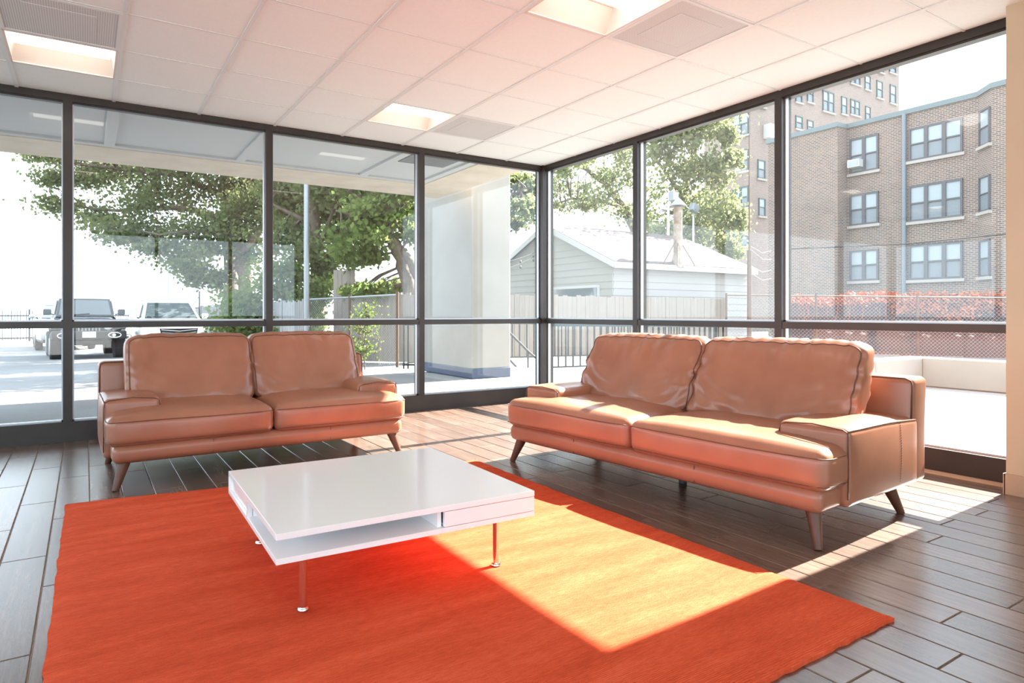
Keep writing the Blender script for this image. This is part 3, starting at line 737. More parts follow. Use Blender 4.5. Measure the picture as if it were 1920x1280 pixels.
def crown(ys_, zs_, x0, x1, r, seed):
    """foliage of the upper crown, by world position"""
    g = random.Random(seed); out = []
    for y in ys_:
        for z in zs_:
            u, v, f = pix(g.uniform(x0, x1), y + g.uniform(-.4,.4), z + g.uniform(-.4,.4)); rr = r*g.uniform(.7,1.2)*F_PX/f; out.append((u, v, rr, rr*.7, f))
    return out
A = 24
tree('broadleaf_tree', 'large spreading tree with twin trunks reaching left over the parked cars', gp(437, A),
  [([(437,570,A),(432,480,A),(428,400,A),(420,320,A),(410,240,A)], .30, .12),
   ([(464,560,A),(455,500,A-.5),(444,440,A-.5),(452,370,A-.5),(480,300,A-.5)], .27, .10),
   ([(432,480,A),(400,468,A-.5),(365,482,A-1),(335,500,A-1.5)], .10, .03),
   ([(428,415,A),(360,392,A-1),(290,388,A-1),(220,395,A-1),(130,385,A-1)], .13, .03),
   ([(424,370,A),(340,330,A-1),(240,318,A-1),(150,308,A-1),(90,298,A-1)], .13, .03),
   ([(450,478,A-.5),(478,445,A-1),(505,400,A-1),(525,340,A-1)], .14, .06),
   ([(428,440,A),(370,432,A-1.5),(300,440,A-2),(240,428,A-2)], .08, .02)],
  [(u,v,ru,rv,A-1+.8*math.sin(u*.13+v)) for u,v,ru,rv in
   [(100,298,35,10),(105,330,32,14),(108,388,42,18),(170,306,50,20),(190,340,50,22),(180,400,48,22),(235,322,58,26),(262,372,55,34),(225,428,52,20),(300,322,50,28),
    (322,368,52,36),(295,428,50,30),(352,316,58,28),(382,366,56,36),(362,428,56,34),(345,478,48,22),(402,322,50,28),(442,346,48,36),(424,408,46,36),(392,468,42,26),
    (372,520,26,14),(462,420,34,36),(408,520,18,18),(480,362,36,44),(300,275,70,30),(400,265,80,35),(480,280,60,40),(200,280,60,20),(470,480,20,30),(235,445,40,10),(300,462,36,14),(350,500,28,12),(330,210,90,40),(230,230,70,30),(430,190,90,50),(500,200,60,60),(400,110,90,50),(300,140,80,50),(480,110,70,50)]] + crown(range(15,24), (4.5,5.7,6.9,8.1), .6, 3.0, .75, 1),
  M['leaf'], .14, 760, 31, 'trees beyond the parking lot')
B = 18
tree('broadleaf_tree', 'tall straight-trunked tree right behind the grey light pole', gp(598, B),
  [([(598,560,B),(592,460,B),(588,380,B),(584,300,B),(580,220,B)], .20, .10),
   ([(563,480,B+1.5),(562,400,B+1.5),(560,300,B+1.5)], .16, .09),
   ([(585,420,B),(545,400,B),(505,380,B)], .07, .03), ([(560,420,B+1.5),(520,395,B+1),(500,370,B+1)], .07, .03),
   ([(590,470,B),(612,430,B),(625,390,B),(640,350,B)], .07, .03)],
  [(u,v,ru,rv,B+.9*math.sin(u*.21+v*.1)) for u,v,ru,rv in
   [(525,350,40,22),(560,345,45,20),(605,355,45,24),(650,365,42,26),(535,395,30,24),(620,400,36,30),(655,405,38,28),(560,425,26,24),(530,455,28,24),(635,450,36,26),(560,300,70,30),(640,300,70,30),(575,480,22,26),(620,490,22,18),(520,220,60,50),(600,200,70,60),(670,220,60,50),(560,120,80,50),(640,110,70,50),(600,30,70,50)]] + crown(range(10,15), (4.2,5.3,6.4,7.5,8.6), .6, 3.2, .7, 2),
  M['leaf'], .13, 640, 47, 'trees beyond the parking lot')
C = 14.5
tree('leaning_tree', 'sunlit tree with a forked trunk leaning left above the wooden fence', gp(785, C),
  [([(772,560,C),(762,520,C),(750,478,C),(735,448,C),(722,425,C),(712,395,C),(700,340,C)], .20, .08),
   ([(782,520,C-.3),(770,490,C-.2),(752,468,C)], .10, .09),
   ([(726,432,C),(700,412,C-.3),(665,405,C-.5),(630,395,C-.7)], .07, .025), ([(722,425,C),(730,395,C-.3),(745,365,C-.4),(760,340,C-.5)], .07, .03),
   ([(712,400,C),(680,375,C),(650,355,C)], .06, .025)],
  [(u,v,ru,rv,C+.6*math.sin(u*.2+v*.15)) for u,v,ru,rv in
   [(690,352,40,20),(735,352,40,22),(768,372,26,26),(700,395,36,20),(745,405,30,24),(668,440,36,26),(700,455,32,24),(770,440,16,22),(655,480,24,18),(690,485,22,12),(730,330,60,22),(680,330,50,20),(770,330,40,24),(665,548,28,10),(705,545,24,9),(738,540,18,10),(690,260,50,40),(750,250,50,40),(720,170,60,50),(780,180,40,50),(660,170,50,40)]] + crown([5,5.8,6.6,7.4,8.2,9], (4.0,5.0,6.0,7.0,8.0), 1.0, 3.0, .62, 3),
  M['leaf_bush'], .13, 470, 59, 'trees beyond the parking lot')
G = 20.0
tree('broadleaf_tree', 'tree whose leaves show just right of the concrete column', gp(925, G),
  [([(925,560,G),(915,440,G),(905,340,G),(890,240,G),(880,150,G)], .24, .09), ([(912,420,G),(950,380,G-.5),(985,350,G-1)], .09, .03), ([(905,340,G),(840,280,G-1),(790,240,G-1)], .10, .03), ([(905,330,G),(960,260,G-1),(1000,220,G-1)], .09, .03)],
  [(u,v,ru,rv,G-.8+.8*math.sin(u*.2+v*.1)) for u,v,ru,rv in
   [(968,345,20,24),(985,390,18,18),(998,352,14,20),(965,415,12,10),(920,330,40,30),(860,320,40,30),(870,380,40,30),(830,260,60,40),(900,240,60,40),(960,250,50,40),(800,190,60,40),(870,160,70,40),(950,170,60,40),(900,90,70,40),(820,100,60,40)]],
  M['leaf'], .145, 520, 97, 'trees beyond the parking lot')
I = 17.5
bush = tree('ivy_thicket', 'dense green ivy and shrubs growing over the grey fence', gp(505, I),
  [([(505,590,I),(500,540,I),(510,500,I)], .05, .02), ([(505,590,I),(540,550,I),(560,520,I)], .04, .02), ([(500,590,I),(465,570,I),(450,545,I)], .04, .02)],
  [(u,v,ru,rv,I+.7*math.sin(u*.3)) for u,v,ru,rv in
   [(455,562,32,24),(500,545,36,30),(545,545,36,30),(440,592,36,20),(480,590,36,24),(525,588,40,26),(562,570,26,34),(520,505,28,24),(555,505,24,24),(600,545,14,20),(470,620,50,20),(540,620,50,20),(575,610,24,18),(610,520,12,20)]],
  M['leaf_bush'], .12, 620, 67, cat='shrub')
D = 31
tree('broadleaf_tree', 'grey-green tree with an arching bare branch behind the white garage', gp(1190, D),
  [([(1192,480,D),(1188,430,D),(1170,390,D),(1140,350,D),(1105,318,D),(1070,305,D)], .28, .07),
   ([(1170,390,D),(1120,375,D-1),(1070,372,D-1),(1035,385,D-1)], .10, .03), ([(1140,350,D),(1160,320,D),(1150,280,D)], .10, .04), ([(1105,318,D),(1092,300,D),(1088,285,D)], .06,.03)],
  [(u,v,ru,rv,D-1+math.sin(u*.2)) for u,v,ru,rv in
   [(1060,318,26,14),(1040,345,20,18),(1095,300,30,12),(1078,358,36,14),(1120,372,34,16),(1152,350,30,30),(1160,292,26,22),(1172,402,24,18),(1050,388,26,10),(1100,392,26,10),(1182,325,20,26),(1135,325,20,12),(1190,280,30,30)]],
  M['leaf_pale'], .17, 300, 71, 'trees behind the garage')
E_ = 27
tree('broadleaf_tree', 'bushy yellow-green tree between the garage roof and the brick building', gp(1278, E_),
  [([(1278,490,E_),(1276,400,E_),(1290,320,E_),(1312,255,E_),(1320,200,E_)], .26, .08),
   ([(1280,370,E_),(1245,320,E_),(1222,285,E_)], .10, .04), ([(1284,350,E_),(1330,320,E_),(1355,290,E_)], .09, .03), ([(1276,420,E_),(1330,420,E_),(1370,440,E_)], .08, .03)],
  [(u,v,ru,rv,E_-.8+math.sin(u*.17+v*.1)) for u,v,ru,rv in
   [(1230,275,34,32),(1278,255,40,26),(1325,235,32,22),(1300,298,42,34),(1345,330,34,34),(1262,338,40,36),(1222,385,20,46),(1300,375,42,36),(1352,388,34,30),(1335,440,40,26),(1368,468,18,22),(1300,425,36,26),(1245,430,32,28),(1372,300,14,20),(1362,255,14,16),(1300,220,60,22),(1240,235,40,20),(1380,410,16,20)]],
  M['leaf_pale'], .17, 720, 83, 'trees behind the garage')

# ------------------------------------------------------------------ fences
def fence_boards(parent, p0, p1, z0fn, top, wd, m, seed, th=.02):
    rg = random.Random(seed); d = Vector((p1[0]-p0[0], p1[1]-p0[1], 0)); L = d.length; d.normalize(); n = int(L / (wd+.006)); nrm = Vector((d.y, -d.x, 0))
    for q in range(n):
        c = Vector((p0[0], p0[1], 0)) + d * ((q+.5)*(wd+.006)) + nrm * rg.uniform(-.006, .006)
        z0 = z0fn(c.x, c.y); z1 = (top(q) if callable(top) else top) + rg.uniform(-.025, .025)
        a = c - d*(wd/2); b_ = c + d*(wd/2); mb = MB(); e = nrm*th/2
        vv = [a-e, b_-e, b_+e, a+e]; mb.add([(p.x,p.y,z0+.03) for p in vv] + [(p.x,p.y,z1) for p in vv], [(0,3,2,1),(4,5,6,7),(0,1,5,4),(1,2,6,5),(2,3,7,6),(3,0,4,7)])
        mb.build('board', m, parent, world=True)
def fence_rails(parent, p0, p1, zs, off, m):
    d = (Vector(p1) - Vector(p0)); d.z = 0; d.normalize(); nrm = Vector((d.y, -d.x, 0))
    for z in zs:
        a = Vector((p0[0], p0[1], z)) + nrm*off; b_ = Vector((p1[0], p1[1], z)) + nrm*off; MB().bar(a, b_, .04, .09).build('rail', m, parent, world=True)
fw0, fw1 = on_y(935, 600, 6.9), on_y(1366, 600, 6.9)
t = empty('wooden_fence', (fw0.x, 6.9, gz(fw0.x, 6.9))); tag(t, 'pale weathered board fence in front of the white garage', 'fence')
fence_boards(t, (fw0.x, 6.9), (fw1.x, 6.9), gz, 1.42, .138, M['wood_pale'], 4); fence_rails(t, (fw0.x,6.9,0), (fw1.x,6.9,0), (.2,1.1), -.03, M['wood_pale'])
t = empty('wooden_fence', (1.1, 6.3, gz(1.1, 6.3))); tag(t, 'uneven wooden board fence standing behind the chain-link', 'fence')
fence_boards(t, (1.75, 6.45), (.55, 9.3), gz, lambda q: [1.42, 1.40][q % 2] if q < 12 else (1.66 if q < 16 else 2.0), .138, M['wood_pale'], 9); fence_rails(t, (1.75,6.45,0), (.55,9.3,0), (.2,1.0), .03, M['wood_pale'])
def chain_link(name, label, posts, h, cell, zf=gz, r=.0022, rail_m='galv', post_m='galv'):
    P = [Vector((p[0], p[1], zf(p[0], p[1]))) for p in posts]; t = empty(name, P[0]); tag(t, label, 'fence')
    for p in P: MB().tube([p, p + Vector((0,0,h+.06))], .030, 10).build('post', M[post_m], t, world=True, smooth=40.0)
    for a, b_ in zip(P[:-1], P[1:]):
        MB().tube([a+Vector((0,0,h)), b_+Vector((0,0,h))], .020, 8).build('top_rail', M[rail_m], t, world=True, smooth=40.0)
        mb = MB(); d = b_-a; L = Vector((d.x,d.y,0)).length; n = int((L+h)/cell)
        for sg in (1,-1):
            for q in range(1, n+1):
                s0 = q*cell; u0, w0 = (s0, 0) if s0 <= L else (L, s0-L); u1, w1 = (s0-h, h) if s0 >= h else (0, s0)
                if sg < 0: u0, u1 = L-u0, L-u1
                A_ = a + d*(u0/L) + Vector((0,0,w0+.03)); B_ = a + d*(u1/L) + Vector((0,0,w1))
                if (A_-B_).length > .02: mb.tube([A_, B_], r, 3, caps=False)
        tag(mb.build('wire_mesh', M['galv'], t, world=True), kind='stuff')
    return t
chain_link('chain_link_fence', 'galvanised chain-link fence with a brown end post beside the parking lot', [(.77,5.94),(.25,7.2),(-.24,8.39)], 1.42, .062, post_m='brown_steel', r=.0028)
q0, q1, q2, q3, q4 = at(1362,600,19.0), at(1530,600,18.4), at(1720,600,17.8), at(1925,600,17.2), at(2160,600,16.5)
chain_link('chain_link_fence', 'long chain-link fence in front of the vine-covered dark red fence', [(p.x,p.y) for p in (q0,q1,q2,q3,q4)], 1.72, .10, r=.0035, post_m='brown_steel', rail_m='brown_steel')
# grey panel fence along the lot
t = empty('grey_fence', (-.27, 9, gz(-.27, 9))); tag(t, 'weathered grey panel fence running back along the parking lot', 'fence')
yy = 8.6
while yy < 24.0:
    z0 = gz(-.27, yy); MB().box(-.29, -.26, yy+.05, yy+1.85, z0+.05, 1.22).build('panel', M['wood_grey'], t, world=True)
    for q in range(12): MB().box(-.305, -.29, yy+.06+q*.15, yy+.19+q*.15, z0+.06, 1.24+.02*((q*7)%3)).build('board', M['wood_grey'], t, world=True)
    MB().box(-.33, -.23, yy-.05, yy+.05, z0, 1.30).build('post', M['wood_grey'], t, world=True); yy += 1.9
# dark red fence with vine
d0, d1 = at(1466,567,21.5), at(2250,567,19.2)
t = empty('dark_red_fence', (d0.x, d0.y, gz(d0.x,d0.y))); tag(t, 'dark red-brown panel fence below the brick building, overgrown with orange vine', 'fence')
dv = d1 - d0; dv.z = 0; L_ = dv.length; dv.normalize(); nn = int(L_/1.8)
for q in range(nn+1):
    a = d0 + dv*(q*1.8); b_ = a + dv*1.74; zz = gz(a.x, a.y)
    MB().bar((a.x,a.y,(zz+1.31)/2), (b_.x,b_.y,(zz+1.31)/2), .03, 1.31-zz).build('panel', M['wood_darkred'], t, world=True)
    MB().bar((a.x,a.y,zz), (a.x,a.y,1.36), .09, .09).build('post', M['wood_darkred'], t, world=True)
vt = empty('climbing_vine', (d0.x, d0.y, gz(d0.x,d0.y)))
tag(vt, 'orange autumn vine spilling over the top of the dark red fence', 'vine')
vf = lambda u: 21.5 - (u-1466)/784*2.3 - .45
bl = [(u, 561 + 3*math.sin(u*.05), 16, 4, vf(u)) for u in range(1490, 1600, 26)] + [(u, 560 + 3*math.sin(u*.09), 16, 6, vf(u)) for u in range(1600, 2200, 18)] + [(u, 580+9*math.sin(u), 9, 10, vf(u)-.15) for u in range(1690, 2150, 24)]
lp, cen = spray(bl, 150, np.random.default_rng(2), 5); foliage_obj('foliage', lp, .10, M['orange_leaf'], vt, 3)
vs_ = MB(); rg = random.Random(3)
for q in range(46):
    u = rg.uniform(1490, 1910); p = at(u, 562, 20.55); vs_.tube([p, p + Vector((rg.uniform(-.2,.2), rg.uniform(-.1,.1), -.4)), p + Vector((rg.uniform(-.5,.5), rg.uniform(-.1,.1), -.9))], .006, 4)
tag(vs_.build('stems', M['orange_leaf'], vt, world=True), kind='stuff')
tree('climbing_plant', 'small leafy plant climbing the chain-link beside the left sofa', gp(684, 12.2),
  [([(684,690,12.2),(682,650,12.2),(688,610,12.2),(686,575,12.2)], .012, .006), ([(684,680,12.2),(672,640,12.2),(676,610,12.2)], .010, .005)],
  [(u,v,ru,rv,12.2) for u,v,ru,rv in [(688,585,12,14),(680,620,16,18),(690,650,14,16),(672,655,10,12),(684,605,16,14)]], M['leaf_bush'], .055, 150, 91, cat='plant')
# iron fence by the lake
y_f = 35.0
xa, xb = on_y(-60, 600, y_f).x, on_y(262, 600, y_f).x
t = empty('iron_fence', ((xa+xb)/2, y_f, gz(xa, y_f))); tag(t, 'thin black iron picket fence along the lake behind the cars', 'fence')
z0 = gz(xa, y_f)
for z in (z0+.16, z0+1.28): MB().box(xa, xb, y_f-.03, y_f+.03, z-.035, z+.035).build('rail', M['iron'], t, world=True)
x = xa
while x < xb: MB().box(x-.04, x+.04, y_f-.04, y_f+.04, z0, z0+1.62).build('post', M['iron'], t, world=True); x += 2.4
mb = MB(); x = xa
while x < xb: mb.box(x-.014, x+.014, y_f-.014, y_f+.014, z0+.05, z0+1.55); x += .12
tag(mb.build('pickets', M['iron'], t, world=True), kind='stuff')
lw0, lw1 = at(216, 600, 33), at(385, 600, 33)
tag(MB().bar((lw0.x,lw0.y,.16), (lw1.x,lw1.y,.16), .25, 1.1).build('low_wall', M['wood_grey']), 'low grey wall behind the two parked cars', 'wall')
# ------------------------------------------------------------------ poles
p = gp(575, 13.9); t = empty('light_pole', p); tag(t, 'tall grey steel light pole between the trees, in front of the ivy', 'pole')
MB().lathe([(.062,0),(.060,.9),(.054,5.2)], (0,0,0), 14).build('shaft', M['galv'], t, smooth=40.0); MB().lathe([(.085,0),(.085,.5),(.065,.62)], (0,0,0), 14).build('base_sleeve', M['galv'], t, smooth=40.0)
MB().tube([(0,0,5.1),(-.3,0,5.35),(-.9,0,5.4)], .03, 8).build('arm', M['galv'], t, smooth=True); MB().rbox((-1.1,0,5.38),(.5,.2,.1),.03,n=2).build('lamp_head', M['galv'], t, smooth=True)
p = gp(317, 44); t = empty('street_lamp', p); tag(t, 'slim far-off street lamp standing above the white car', 'street lamp')
MB().lathe([(.09,0),(.05,6.2)], (0,0,0), 10).build('shaft', M['galv'], t, smooth=40.0); MB().tube([(0,0,6.15),(.3,0,6.4),(.8,0,6.45)], .03, 8).build('arm', M['galv'], t); MB().rbox((1.0,0,6.43),(.5,.18,.09),.03,n=2).build('lamp_head', M['galv'], t, smooth=True)
p = gp(374, 26.5); t = empty('steel_post', p); tag(t, 'thin dark post with a diagonal brace at the far end of the grey fence', 'post')
MB().tube([(0,0,0),(0,0,2.3)], .035, 8).build('shaft', M['iron'], t); MB().tube([(0,0,2.1),(-.35,0,1.55)], .015, 6).build('brace', M['iron'], t); MB().tube([(0,0,1.62),(-.5,0,1.6)], .015, 6).build('crossbar', M['iron'], t)
p = gp(1405, 17.0); t = empty('utility_pole', p); tag(t, 'slim brown utility pole by the garage corner', 'pole')
MB().lathe([(.062,0),(.055,2.8)], (0,0,0), 12).build('shaft', M['brown_steel'], t, smooth=40.0); MB().lathe([(.022,2.8),(.020,5.8)], (0,0,0), 8).build('mast', M['brown_steel'], t, smooth=40.0)
for q, (v0, v1) in enumerate(((462,470),(468,486),(498,506),(512,522))):
    a = at(1408, v0, 17.0); b_ = at(1446, v1, 22.0); tag(MB().tube([a, a.lerp(b_,.5)-Vector((0,0,.12)), b_], .0045, 5).build('utility_wire', M['galv']), ('topmost pale wire', 'second pale wire from the top', 'third pale wire from the top', 'lowest pale wire')[q] + ' strung right from the slim brown utility pole', 'wire', 'wires at the utility pole')
a = at(1470, 467, 27); b_ = at(1935, 434, 27); tag(MB().tube([a, a.lerp(b_,.5)-Vector((0,0,.15)), b_], .022, 5).build('overhead_cable', M['black_plastic']), 'dark cable strung across the brick apartment house', 'cable')

# ------------------------------------------------------------------ garage
g0 = at(1150, 491, 18.0); X0, Y0, ZE = g0.x, g0.y, g0.z; rd = on_x(1027, 426, X0); YR, ZRG = rd.y, rd.z; X1 = on_y(1402, 500, Y0).x; Y1 = 2*YR - Y0; ZG = gz(X0, Y0)
gar = empty('garage', (X0, Y0, ZG)); tag(gar, 'white clapboard garage with a pinkish shingle gable roof behind the board fence', 'garage')
MB().add([(X0+.02,Y0+.02,ZG),(X1,Y0+.02,ZG),(X1,Y1,ZG),(X0+.02,Y1,ZG),(X0+.02,Y0+.02,ZE),(X1,Y0+.02,ZE),(X1,Y1,ZE),(X0+.02,Y1,ZE),(X0+.02,YR,ZRG-.02),(X1,YR,ZRG-.02)],
         [(0,1,5,4),(1,2,6,9,5),(2,3,7,6),(3,0,4,8,7),(4,5,9,8),(8,9,6,7)]).build('core', M['siding'], gar, world=True)
bh = .20; z = ZG; kk = 0
while z < ZE - .02:
    z1 = min(z+bh, ZE)
    MB().add([(X0-.02,Y0,z),(X1,Y0,z),(X1,Y0+.02,z1),(X0-.02,Y0+.02,z1),(X0-.02,Y0+.03,z),(X1,Y0+.03,z)], [(0,1,2,3),(0,4,5,1)]).build('siding_board', M['siding_white'], gar, world=True); z += bh
z = ZG
while z < ZRG - .15:
    z1 = min(z+bh, ZRG-.1)
    def yl(zz): return (Y0, Y1) if zz <= ZE else (Y0 + (YR-Y0)*(zz-ZE)/(ZRG-ZE), Y1 - (Y1-YR)*(zz-ZE)/(ZRG-ZE))
    a, b_ = yl(z); c, d = yl(z1)
    MB().add([(X0,a,z),(X0,b_,z),(X0+.02,d,z1),(X0+.02,c,z1),(X0+.03,a,z),(X0+.03,b_,z)], [(3,2,1,0),(0,1,5,4)]).build('siding_board', M['siding'], gar, world=True); z += bh
oh = .22; sl = (ZRG-ZE)/(YR-Y0)
for s, ya in ((1, Y0), (-1, Y1)):
    ye = ya - s*oh; ze = ZE - sl*oh
    r_ = MB().add([(X0-.15,ye,ze+.02),(X1+.2,ye,ze+.02),(X1+.2,YR,ZRG+.02),(X0-.15,YR,ZRG+.02),(X0-.15,ye,ze+.10),(X1+.2,ye,ze+.10),(X1+.2,YR,ZRG+.10),(X0-.15,YR,ZRG+.10)],
        [(0,3,2,1),(4,5,6,7),(0,1,5,4),(1,2,6,5),(2,3,7,6),(3,0,4,7)]).build('roof_slope', M['shingle'], gar, world=True)
    MB().bar((X0-.16,ye-s*.01,ze+.0), (X1+.2,ye-s*.01,ze+.0), .03, .16).build('fascia', M['trim_white'], gar, world=True)
    MB().bar((X0-.16,ye,ze), (X0-.16,YR,ZRG), .03, .15).build('bargeboard', M['trim_white'], gar, world=True)
wa, wb_ = on_x(1034,548,X0-.03), on_x(1120,548,X0-.03); zt = on_x(1080,541,X0).z
wf = MB().box(X0-.05, X0, min(wa.y,wb_.y)-.08, max(wa.y,wb_.y)+.08, zt-.7, zt+.08).build('window', M['trim_white'], gar, world=True)
MB().box(X0-.06, X0-.03, min(wa.y,wb_.y), max(wa.y,wb_.y), zt-.62, zt).build('pane', M['carglass'], wf, world=True)
rp = at(1271, 492, 19.2); t = empty('roof_flue', rp); tag(t, 'rusty braced flue pipe with a conical cap on the garage roof', 'flue')
MB().tube([(0,0,-.15),(0,0,1.62)], .13, 14).build('pipe', M['flue'], t, smooth=40.0); MB().lathe([(.20,-.15),(.19,.02),(.14,.22)], (0,0,0), 14).build('flashing', M['flue'], t, smooth=40.0); MB().lathe([(.24,1.66),(.235,1.68),(.02,1.90)], (0,0,0), 14).build('cap', M['galv'], t, smooth=40.0)
for dx, dy in ((-.75,-.15),(-.40,-.35),(.45,-.25)): MB().tube([(0,0,.75),(dx,dy,-.02+dy*.3)], .018, 6).build('brace', M['brown_steel'], t)
t = empty('flood_light', gp(1253, 25)); tag(t, 'flood light pole with a bright square lamp head rising behind the garage ridge', 'flood light')
pz = at(1253, 378, 25).z - gp(1253,25).z
MB().tube([(0,0,0),(0,0,pz)], .05, 8).build('shaft', M['trim_white'], t); MB().rbox((.18,-.1,pz+.2),(.34,.22,.36),.02,n=1).build('lamp_head', M['galv'], t); MB().box(.04,.32,-.225,-.21,pz+.05,pz+.35).build('lamp_glass', M['headlamp'], t)
t = empty('flood_light', gp(1300, 25)); tag(t, 'second flood light tilted left, just right of the flue cap', 'flood light')
pz = at(1300, 398, 25).z - gp(1300,25).z
MB().tube([(0,0,0),(0,0,pz)], .04, 8).build('shaft', M['trim_white'], t); MB().rbox((-.12,-.1,pz+.1),(.34,.22,.3),.02,n=1).rot(.4,'Y',(0,0,pz)).build('lamp_head', M['galv'], t)
# string lights
t = empty('string_lights', at(1004,474,13.6)); tag(t, 'string of bare bulbs hanging between the column and the garage', 'string lights')
for a, b_, n in (((1010,470),(952,500),3), ((1010,476),(950,522),4)):
    A_ = on_x(a[0],a[1],X0-.03); B_ = Vector((1.272, 4.1, at(b_[0],b_[1],11.7).z)); pts = [A_.lerp(B_, s/8) - Vector((0,0,.10*math.sin(math.pi*s/8))) for s in range(9)]
    MB().tube(pts, .008, 5).build('wire', M['black_plastic'], t, world=True)
    for q in range(n):
        pp_ = pts[1+2*q]; MB().lathe([(.012,-.05),(.03,-.08),(.034,-.11),(.01,-.14)], pp_, 10).build('bulb', M['bulb'], t, world=True, smooth=True)

# ------------------------------------------------------------------ railings
def railing(label, p0, p1, h, sp, zf=gz):
    p0 = Vector((p0[0],p0[1],zf(*p0))); p1 = Vector((p1[0],p1[1],zf(*p1))); t = empty('iron_railing', p0); tag(t, label, 'railing')
    up = Vector((0,0,1)); MB().bar(p0+up*h, p1+up*h, .035, .03).build('top_rail', M['iron'], t, world=True); MB().bar(p0+up*.10, p1+up*.10, .03, .025).build('bottom_rail', M['iron'], t, world=True)
    n = int((p1-p0).length/sp)
    me = MB().box(-.011,.011,-.011,.011,.10,h).mesh('baluster', M['iron'])
    for q in range(n+1): inst(me, 'baluster', (p1-p0)*(q/n), t)
    for p in (p0, p1): MB().bar(p, p+up*(h+.04), .04, .04).build('post', M['iron'], t, world=True)
railing('near black iron railing with thin balusters just outside the glass corner', (2.02,2.80), (6.2,2.70), .80, .15)
railing('far black iron railing along the foot of the pale board fence', (3.3,6.0), (10.5,6.0), .84, .19)
t = empty('stair_handrail', (2.7,4.9,gz(2.7,4.9))); tag(t, 'sloping black double handrail descending beside the concrete column', 'handrail')
for dz in (0, -.52): MB().tube([(2.50,5.25,.93+dz),(2.52,4.9,.76+dz),(2.56,4.0,.26+dz),(2.58,3.75,.14+dz)], .022, 8).build('rail', M['iron'], t, world=True, smooth=True)
for y, z in ((5.2,.9),(4.0,.26)): MB().tube([(2.54,y,gz(2.54,y)-.25),(2.54,y,z)], .018, 8).build('post', M['iron'], t, world=True)
t = empty('iron_gate', gp(757, 11.5)); tag(t, 'narrow black iron gate frame beside the chain-link end post', 'gate')
gpb = gp(757, 11.5)
for u in (757, 765, 778): p = at(u, 600, 11.5); MB().bar((p.x,p.y,gpb.z+.05), (p.x,p.y,.80), .022, .022).build('upright', M['iron'], t, world=True)
for z in (gpb.z+.12, .78): a = at(755,600,11.5); b_ = at(792,600,11.5); MB().bar((a.x,a.y,z), (b_.x,b_.y,z), .03, .03).build('crossbar', M['iron'], t, world=True)

# ------------------------------------------------------------------ low concrete wall on the patio
t = empty('planter_wall', (5.72,-1.36,gz(5.72,-1.36))); tag(t, 'low L-shaped concrete planter wall out on the sunlit patio', 'low wall')
for q in range(4): MB().rbox((5.72+.16, -1.36-.78-1.56*q, .14), (.32, 1.55, .40), .012, n=1).build('block', M['concrete_pale'], t, world=True)
for q in range(3): MB().rbox((5.72+.32-.78-1.56*q, -1.36+.16, .14), (1.55, .32, .40), .012, n=1).build('block', M['concrete_pale'], t, world=True)

# ------------------------------------------------------------------ brick apartment house (three storeys)
XW = 29.6; XB = 28.8
yC, yD = on_x(1589,300,XW).y, on_x(1834,300,XW).y; yB = on_x(1571,300,XB).y; yA = on_x(1440,300,XB).y; yE = on_x(1860,300,XB).y; yF = yE - 16
zt = on_x(1700,210,XW).z; zb = -.45
ap = empty('apartment_house', (XW, (yC+yD)/2, zb)); tag(ap, 'three-storey brown brick apartment house with a pale green roof edge', 'building')
fp = [(40,yA),(XB,yA),(XB,yB),(XW,yC),(XW,yD),(XB,yE),(XB,yF),(40,yF)]
MB().prism(fp, 'z', zb, zt-.12).build('walls', M['brick'], ap, world=True)
cp = [(40,yA+.1),(XB-.1,yA+.1),(XB-.1,yB-.03),(XW-.1,yC-.03),(XW-.1,yD+.03),(XB-.1,yE+.03),(XB-.1,yF-.1),(40,yF-.1)]
MB().prism(cp, 'z', zt-.12, zt+.12).build('coping', M['copper_green'], ap, world=True)
pu = on_x(1695,300,XW-.12).y
MB().tube([(XW-.12,pu,zb+.6),(XW-.12,pu-.1,zb+1.6),(XW-.12,pu,zb+2.4),(XW-.12,pu,zt-.1)], .10, 8).build('downpipe', M['downpipe'], ap, world=True)
